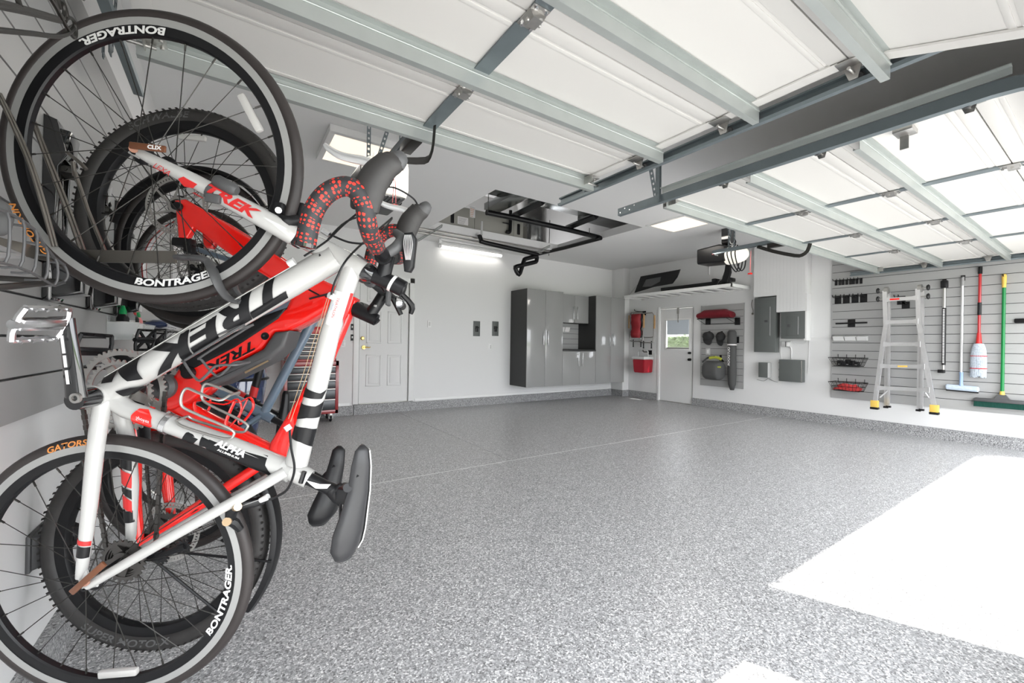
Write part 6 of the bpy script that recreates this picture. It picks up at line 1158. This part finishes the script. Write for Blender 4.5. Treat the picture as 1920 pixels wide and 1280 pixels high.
# multi position ladder hung on the wall
XA, XB = XR-.34, XR-.13
t = thing('ladder', 'aluminium folding ladder with flared legs hung on the right slatted wall', 'ladder', (XR-.2, on(1690, 760, X=XA).y, on(1640, 768, X=XA).z))
LA = lambda px, py, x=XA: on(px, py, X=x)
def rail(name, pts, x, w=.03, d=.015, par=t):
    P_ = [LA(px, py, x) for px, py in pts]; g = G(); rings = [[p+V((-d, -w, 0)), p+V((d, -w, 0)), p+V((d, w, 0)), p+V((-d, w, 0))] for p in P_]; g.loft(rings); return g.done(name, 'alu', par, ang=20)
rail('front_rail', [(1659, 545), (1661, 610), (1656, 640), (1641, 752)], XA, .024); rail('front_rail', [(1721, 541), (1723, 606), (1729, 640), (1751, 761)], XA, .024)
rail('back_rail', [(1664, 548), (1661, 761)], XB+.02, .019); rail('back_rail', [(1726, 545), (1722.5, 767)], XB+.02, .019); rail('back_rail', [(1668, 548), (1666, 761)], XB, .013); rail('back_rail', [(1731, 545), (1728, 767)], XB, .013)
for (xa_, ya_, xb3, yb3) in ((1660, 562, 1722, 558), (1661, 604, 1722, 602), (1657, 645, 1726, 645), (1651, 686, 1734, 687), (1645, 727, 1743, 731)):
    a, b = LA(xa_, ya_), LA(xb3, yb3); g = G(); d = (b-a); L_ = d.length; d.normalize(); g.loft([[p+V((-h*.6, 0, h)), p+V((h*.6, 0, h*1.0)), p+V((h*.6, 0, -h)), p+V((-h*.6, 0, -h))] for p, h in ((a, .036), (a+d*.06, .024), (b-d*.06, .024), (b, .036))]); r_o = g.done('rung', 'alu', t, ang=25)
    if ya_ in (562, 686): p = a+d*L_*(.3 if ya_ == 562 else .52); G().obox(p+V((-.0165, 0, .0)), (.0008, 0, 0), d*.05, (0, 0, .011)).done('sticker', 'red' if ya_ == 562 else 'yellow', r_o)
for px, py in ((1640, 757), (1752, 766)): p = LA(px, py); G().box(p.x-.03, p.x+.03, p.y-.042, p.y+.042, p.z-.045, p.z+.05, .006).done('foot_cap', 'yellow', t); G().box(p.x-.034, p.x+.034, p.y-.046, p.y+.046, p.z-.075, p.z-.045, .006).done('rubber_foot', 'blk', t)
for px, py, x in ((1661, 762, XB+.02), (1722, 768, XB+.02), (1666, 761, XB), (1728, 767, XB)): p = LA(px, py, x); G().box(p.x-.02, p.x+.02, p.y-.025, p.y+.025, p.z-.02, p.z+.005).done('end_cap', 'blk', t)
for px, s in ((1661, 1), (1724, -1)):
    p = LA(px, 544 if s > 0 else 540); g = G(); g.lathe([(0, -.025), (.036, -.025), (.05, -.02), (.05, .02), (.036, .025), (0, .025)], p+V((.03, 0, 0)), (0, 1, 0), 20); g.done('hinge_head', 'zinc', t)
    for dz in (0, -.115): G().lathe([(0, -.012), (.032, -.012), (.042, 0), (.032, .014), (0, .014)], p+V((.0, s*.085, dz)), (0, 1, 0), 8).done('knob', 'blk', t); G().tube([p+V((0, 0, dz)), p+V((0, s*.085, dz))], .01, 8).done('knob_shaft', 'zinc', t)
for (a, b) in (((1664, 732), (1650, 745)), ((1735, 736), (1747, 752))): G().tube([LA(*a), LA(*b)], .008, 6).done('rung_brace', 'alu', t)
hook('black hook carrying the ladder', 1690, 563, .09, .12, .24, None, True)
# long handled tools on the wall
def tool(name, lab, cat, px, py0, py1, x=XS-.04): a, b = on(px[0], py0, X=x), on(px[1], py1, X=x); return thing(name, lab, cat, (x, b.y, b.z)), a, b
t, a, b = tool('roof_bar', 'black and grey notched telescopic bar hanging between ladder and squeegee', 'bar', (1771, 1769), 526, 696)
u = (b-a); G().tube([a+u*.08, a+u*.33], .016, 10).done('upper_tube', 'zinc', t); o = G().tube([a+u*.3, a+u*.93], .02, 10).done('notched_sleeve', 'blk', t)
g = G()
for k in range(34): p = a+u*(.32+.6*k/34); g.box(p.x-.0225, p.x-.018, p.y-.008, p.y+.008, p.z-.006, p.z+.006)
g.done('notch', 'label', o, kind='stuff'); G().obox(a+u*.04, (.03, 0, 0), (0, .035, 0), (0, 0, .05), .012).done('clamp_head', 'blk', t); G().tube([a+u*.93, b], .012, 8).done('lower_tube', 'zinc', t); G().obox(b+V((0, .02, .0)), (.02, 0, 0), (0, .035, 0), (0, 0, .022), .008).done('end_hook', 'blk', t)
t, a, b = tool('squeegee', 'silver handled squeegee with pale blue head hanging right of the notched bar', 'squeegee', (1805, 1802), 519, 724); u = b-a
G().tube([a+u*.07, a+u*.88], .0135, 12).done('pole', 'alu', t); G().tube([a, a+u*.08], [.016, .018], 12).done('grip', 'grey', t); G().tube([a+u*.87, a+u*.97, b], [.019, .017, .024], 12).done('socket', 'paleblue', t)
h0, h1 = on(1773, 724.5, X=b.x), on(1836, 730, X=b.x); g = G(); rings = [[h0.lerp(h1, f_)+V((math.cos(q)*.03*s, 0, math.sin(q)*.036*s)) for q in [2*PI*i/10 for i in range(10)]] for f_, s in ((0, .6), (.04, 1), (.5, 1.05), (.96, 1), (1, .6))]; g.loft(rings); g.done('sponge', 'paleblue2', t); G().obox((h0+h1)/2+V((0, 0, -.042)), (.012, 0, 0), (h1-h0)*.48, (0, 0, .008)).done('rubber_blade', 'blk', t)
t, a, b = tool('twist_mop', 'red handled twist mop with striped blue and white yarn head', 'mop', (1838, 1834), 500, 706); u = b-a
G().tube([a+u*.03, a+u*.66], .0145, 12).done('pole', 'chest_top', t); G().tube([a, a+u*.065], .02, 12).done('hanger_grip', 'blk', t); G().tube([a+u*.325, a+u*.44], .0185, 12).done('sleeve', 'blk', t); G().tube([a+u*.6, a+u*.72], [.018, .031], 12).done('wringer_cup', 'redmat', t)
g = G()
for k in range(26):
    an = 2*PI*k/26; g.tube([a+u*.7+V((math.cos(an)*.03, math.sin(an)*.033, 0)), a+u*.76+V((math.cos(an)*.042, math.sin(an)*.055, 0)), a+u*.88+V((math.cos(an)*.045, math.sin(an)*.062, 0)), b+V((math.cos(an)*.042, math.sin(an)*.06, .012*math.sin(5*k)))], .0105, 6, smooth=3)
yn = g.done('yarn_head', 'mopcloth', t, kind='stuff')
for f_, r_ in ((.73, .05), (.812, .069), (.925, .072)): G().tube([a+u*f_+V((math.cos(q)*r_*.72, math.sin(q)*r_, 0)) for q in [2*PI*i/20 for i in range(20)]], .006, 6, closed=True).done('red_band', 'redmat', yn)
t, a, b = tool('push_broom', 'green handled push broom with wide black head at the right edge', 'broom', (1883, 1879), 514, 740); u = b-a
G().tube([a+u*.1, b], .0165, 12).done('pole', 'green', t); G().tube([a, a+u*.02, a+u*.11], [.017, .022, .018], 12).done('hanging_grip', 'yellow', t); G().tube([b-u*.03, b-u*.0], [.02, .024], 12).done('collar', 'yellow', t)
h0, h1 = on(1826, 748, X=b.x), on(1945, 757, X=b.x); dh = (h1-h0); mid_ = (h0+h1)/2; g = G(); g.obox(mid_, (.045, 0, 0), dh*.5, (0, 0, .022), .016); g.loft([[b+V((sx*w, sy*w2, dz)) for sx, sy in ((-1, -1), (1, -1), (1, 1), (-1, 1))] for dz, w, w2 in ((.0, .022, .03), (-.05, .035, .06), (-.085, .04, .12))]); g.done('head', 'dkgrey', t)
g = G()
for k in range(46):
    for j in (-1, 0, 1): p = mid_+dh*((k+.5)/46-.5)*.98+V((j*.026, 0, -.02)); g.tube([p, p+V((j*.008, 0, -.065))], [.007, .01], 5)
g.done('bristles', 'bristle', t, kind='stuff')
for px in ((1771, 526), (1806, 519), (1838, 503), (1883, 517), (1913, 601)):
    p = on(*px, X=XS)
    if px[0] == 1913: t = thing('wall_hook', 'broad black hook on the slatted wall at the right edge', 'hook', (XS, p.y, p.z)); G().box(XS-.03, XS-.0005, p.y-.12, p.y+.045, p.z-.028, p.z+.026, .01).done('plate', 'blk', t); G().tube([(XS-.02, p.y-.05, p.z), (XS-.15, p.y-.05, p.z+.01)], .012, 8).done('prong', 'blk', t)
    else:
        lab = {1771: 'small black hook behind the notched bar', 1806: 'small black hook behind the squeegee handle', 1838: 'small black hook behind the mop handle', 1883: 'small black hook behind the broom handle'}[px[0]]; t = thing('wall_hook', lab, 'hook', (XS, p.y, p.z)); G().box(XS-.008, XS-.0005, p.y-.02, p.y+.02, p.z-.05, p.z+.02, .002).done('plate', 'blk', t); G().tube([(XS-.005, p.y, p.z-.01), (XS-.075, p.y, p.z-.01), (XS-.085, p.y, p.z+.012)], .005, 6, smooth=3).done('prong', 'blk', t)

# palm outside the right opening: its fronds throw the streaky shade on the edge of the sun patch
t = thing('palm_tree', 'green fan of palm fronds growing outside beside the driveway', 'tree', (9.3, -2.3, -.02)); r6 = random.Random(4)
G().tube([(9.3, -2.3, -.02), (9.28, -2.28, 1.5), (9.25, -2.25, 3.0), (9.25, -2.25, 4.25)], [.16, .13, .12, .13], 12).done('trunk', 'bronze', t)
for k in range(13):
    a = 2.0+k*.47+r6.uniform(-.1, .1); L_ = r6.uniform(1.3, 1.7); d = V((math.cos(a), math.sin(a), 0)); pts = [V((9.25, -2.25, 4.2)) + d*L_*f_ + V((0, 0, .55*math.sin(f_*2.4)-.35*f_*f_)) for f_ in (0, .2, .4, .6, .8, 1)]
    g = G(); g.tube(pts, [.018, .014, .011, .009, .006, .003], 5); s_ = d.cross(V((0, 0, 1)))
    for i in range(22):
        f_ = .12+.86*i/22; j = min(4, int(f_*5)); p = pts[j].lerp(pts[j+1], f_*5-j)
        for sg in (-1, 1):
            q = p+(s_*sg*.75+d*.55).normalized()*.42*(1-.5*abs(f_-.45))+V((0, 0, -.1)); g.bm.faces.new([g.bm.verts.new(p-d*.012), g.bm.verts.new(p.lerp(q, .5)-d*.016+V((0, 0, .03))), g.bm.verts.new(q), g.bm.verts.new(p.lerp(q, .5)+d*.016+V((0, 0, .03)))])
    g.done('frond', 'hedge', t, ang=0, recalc=False)
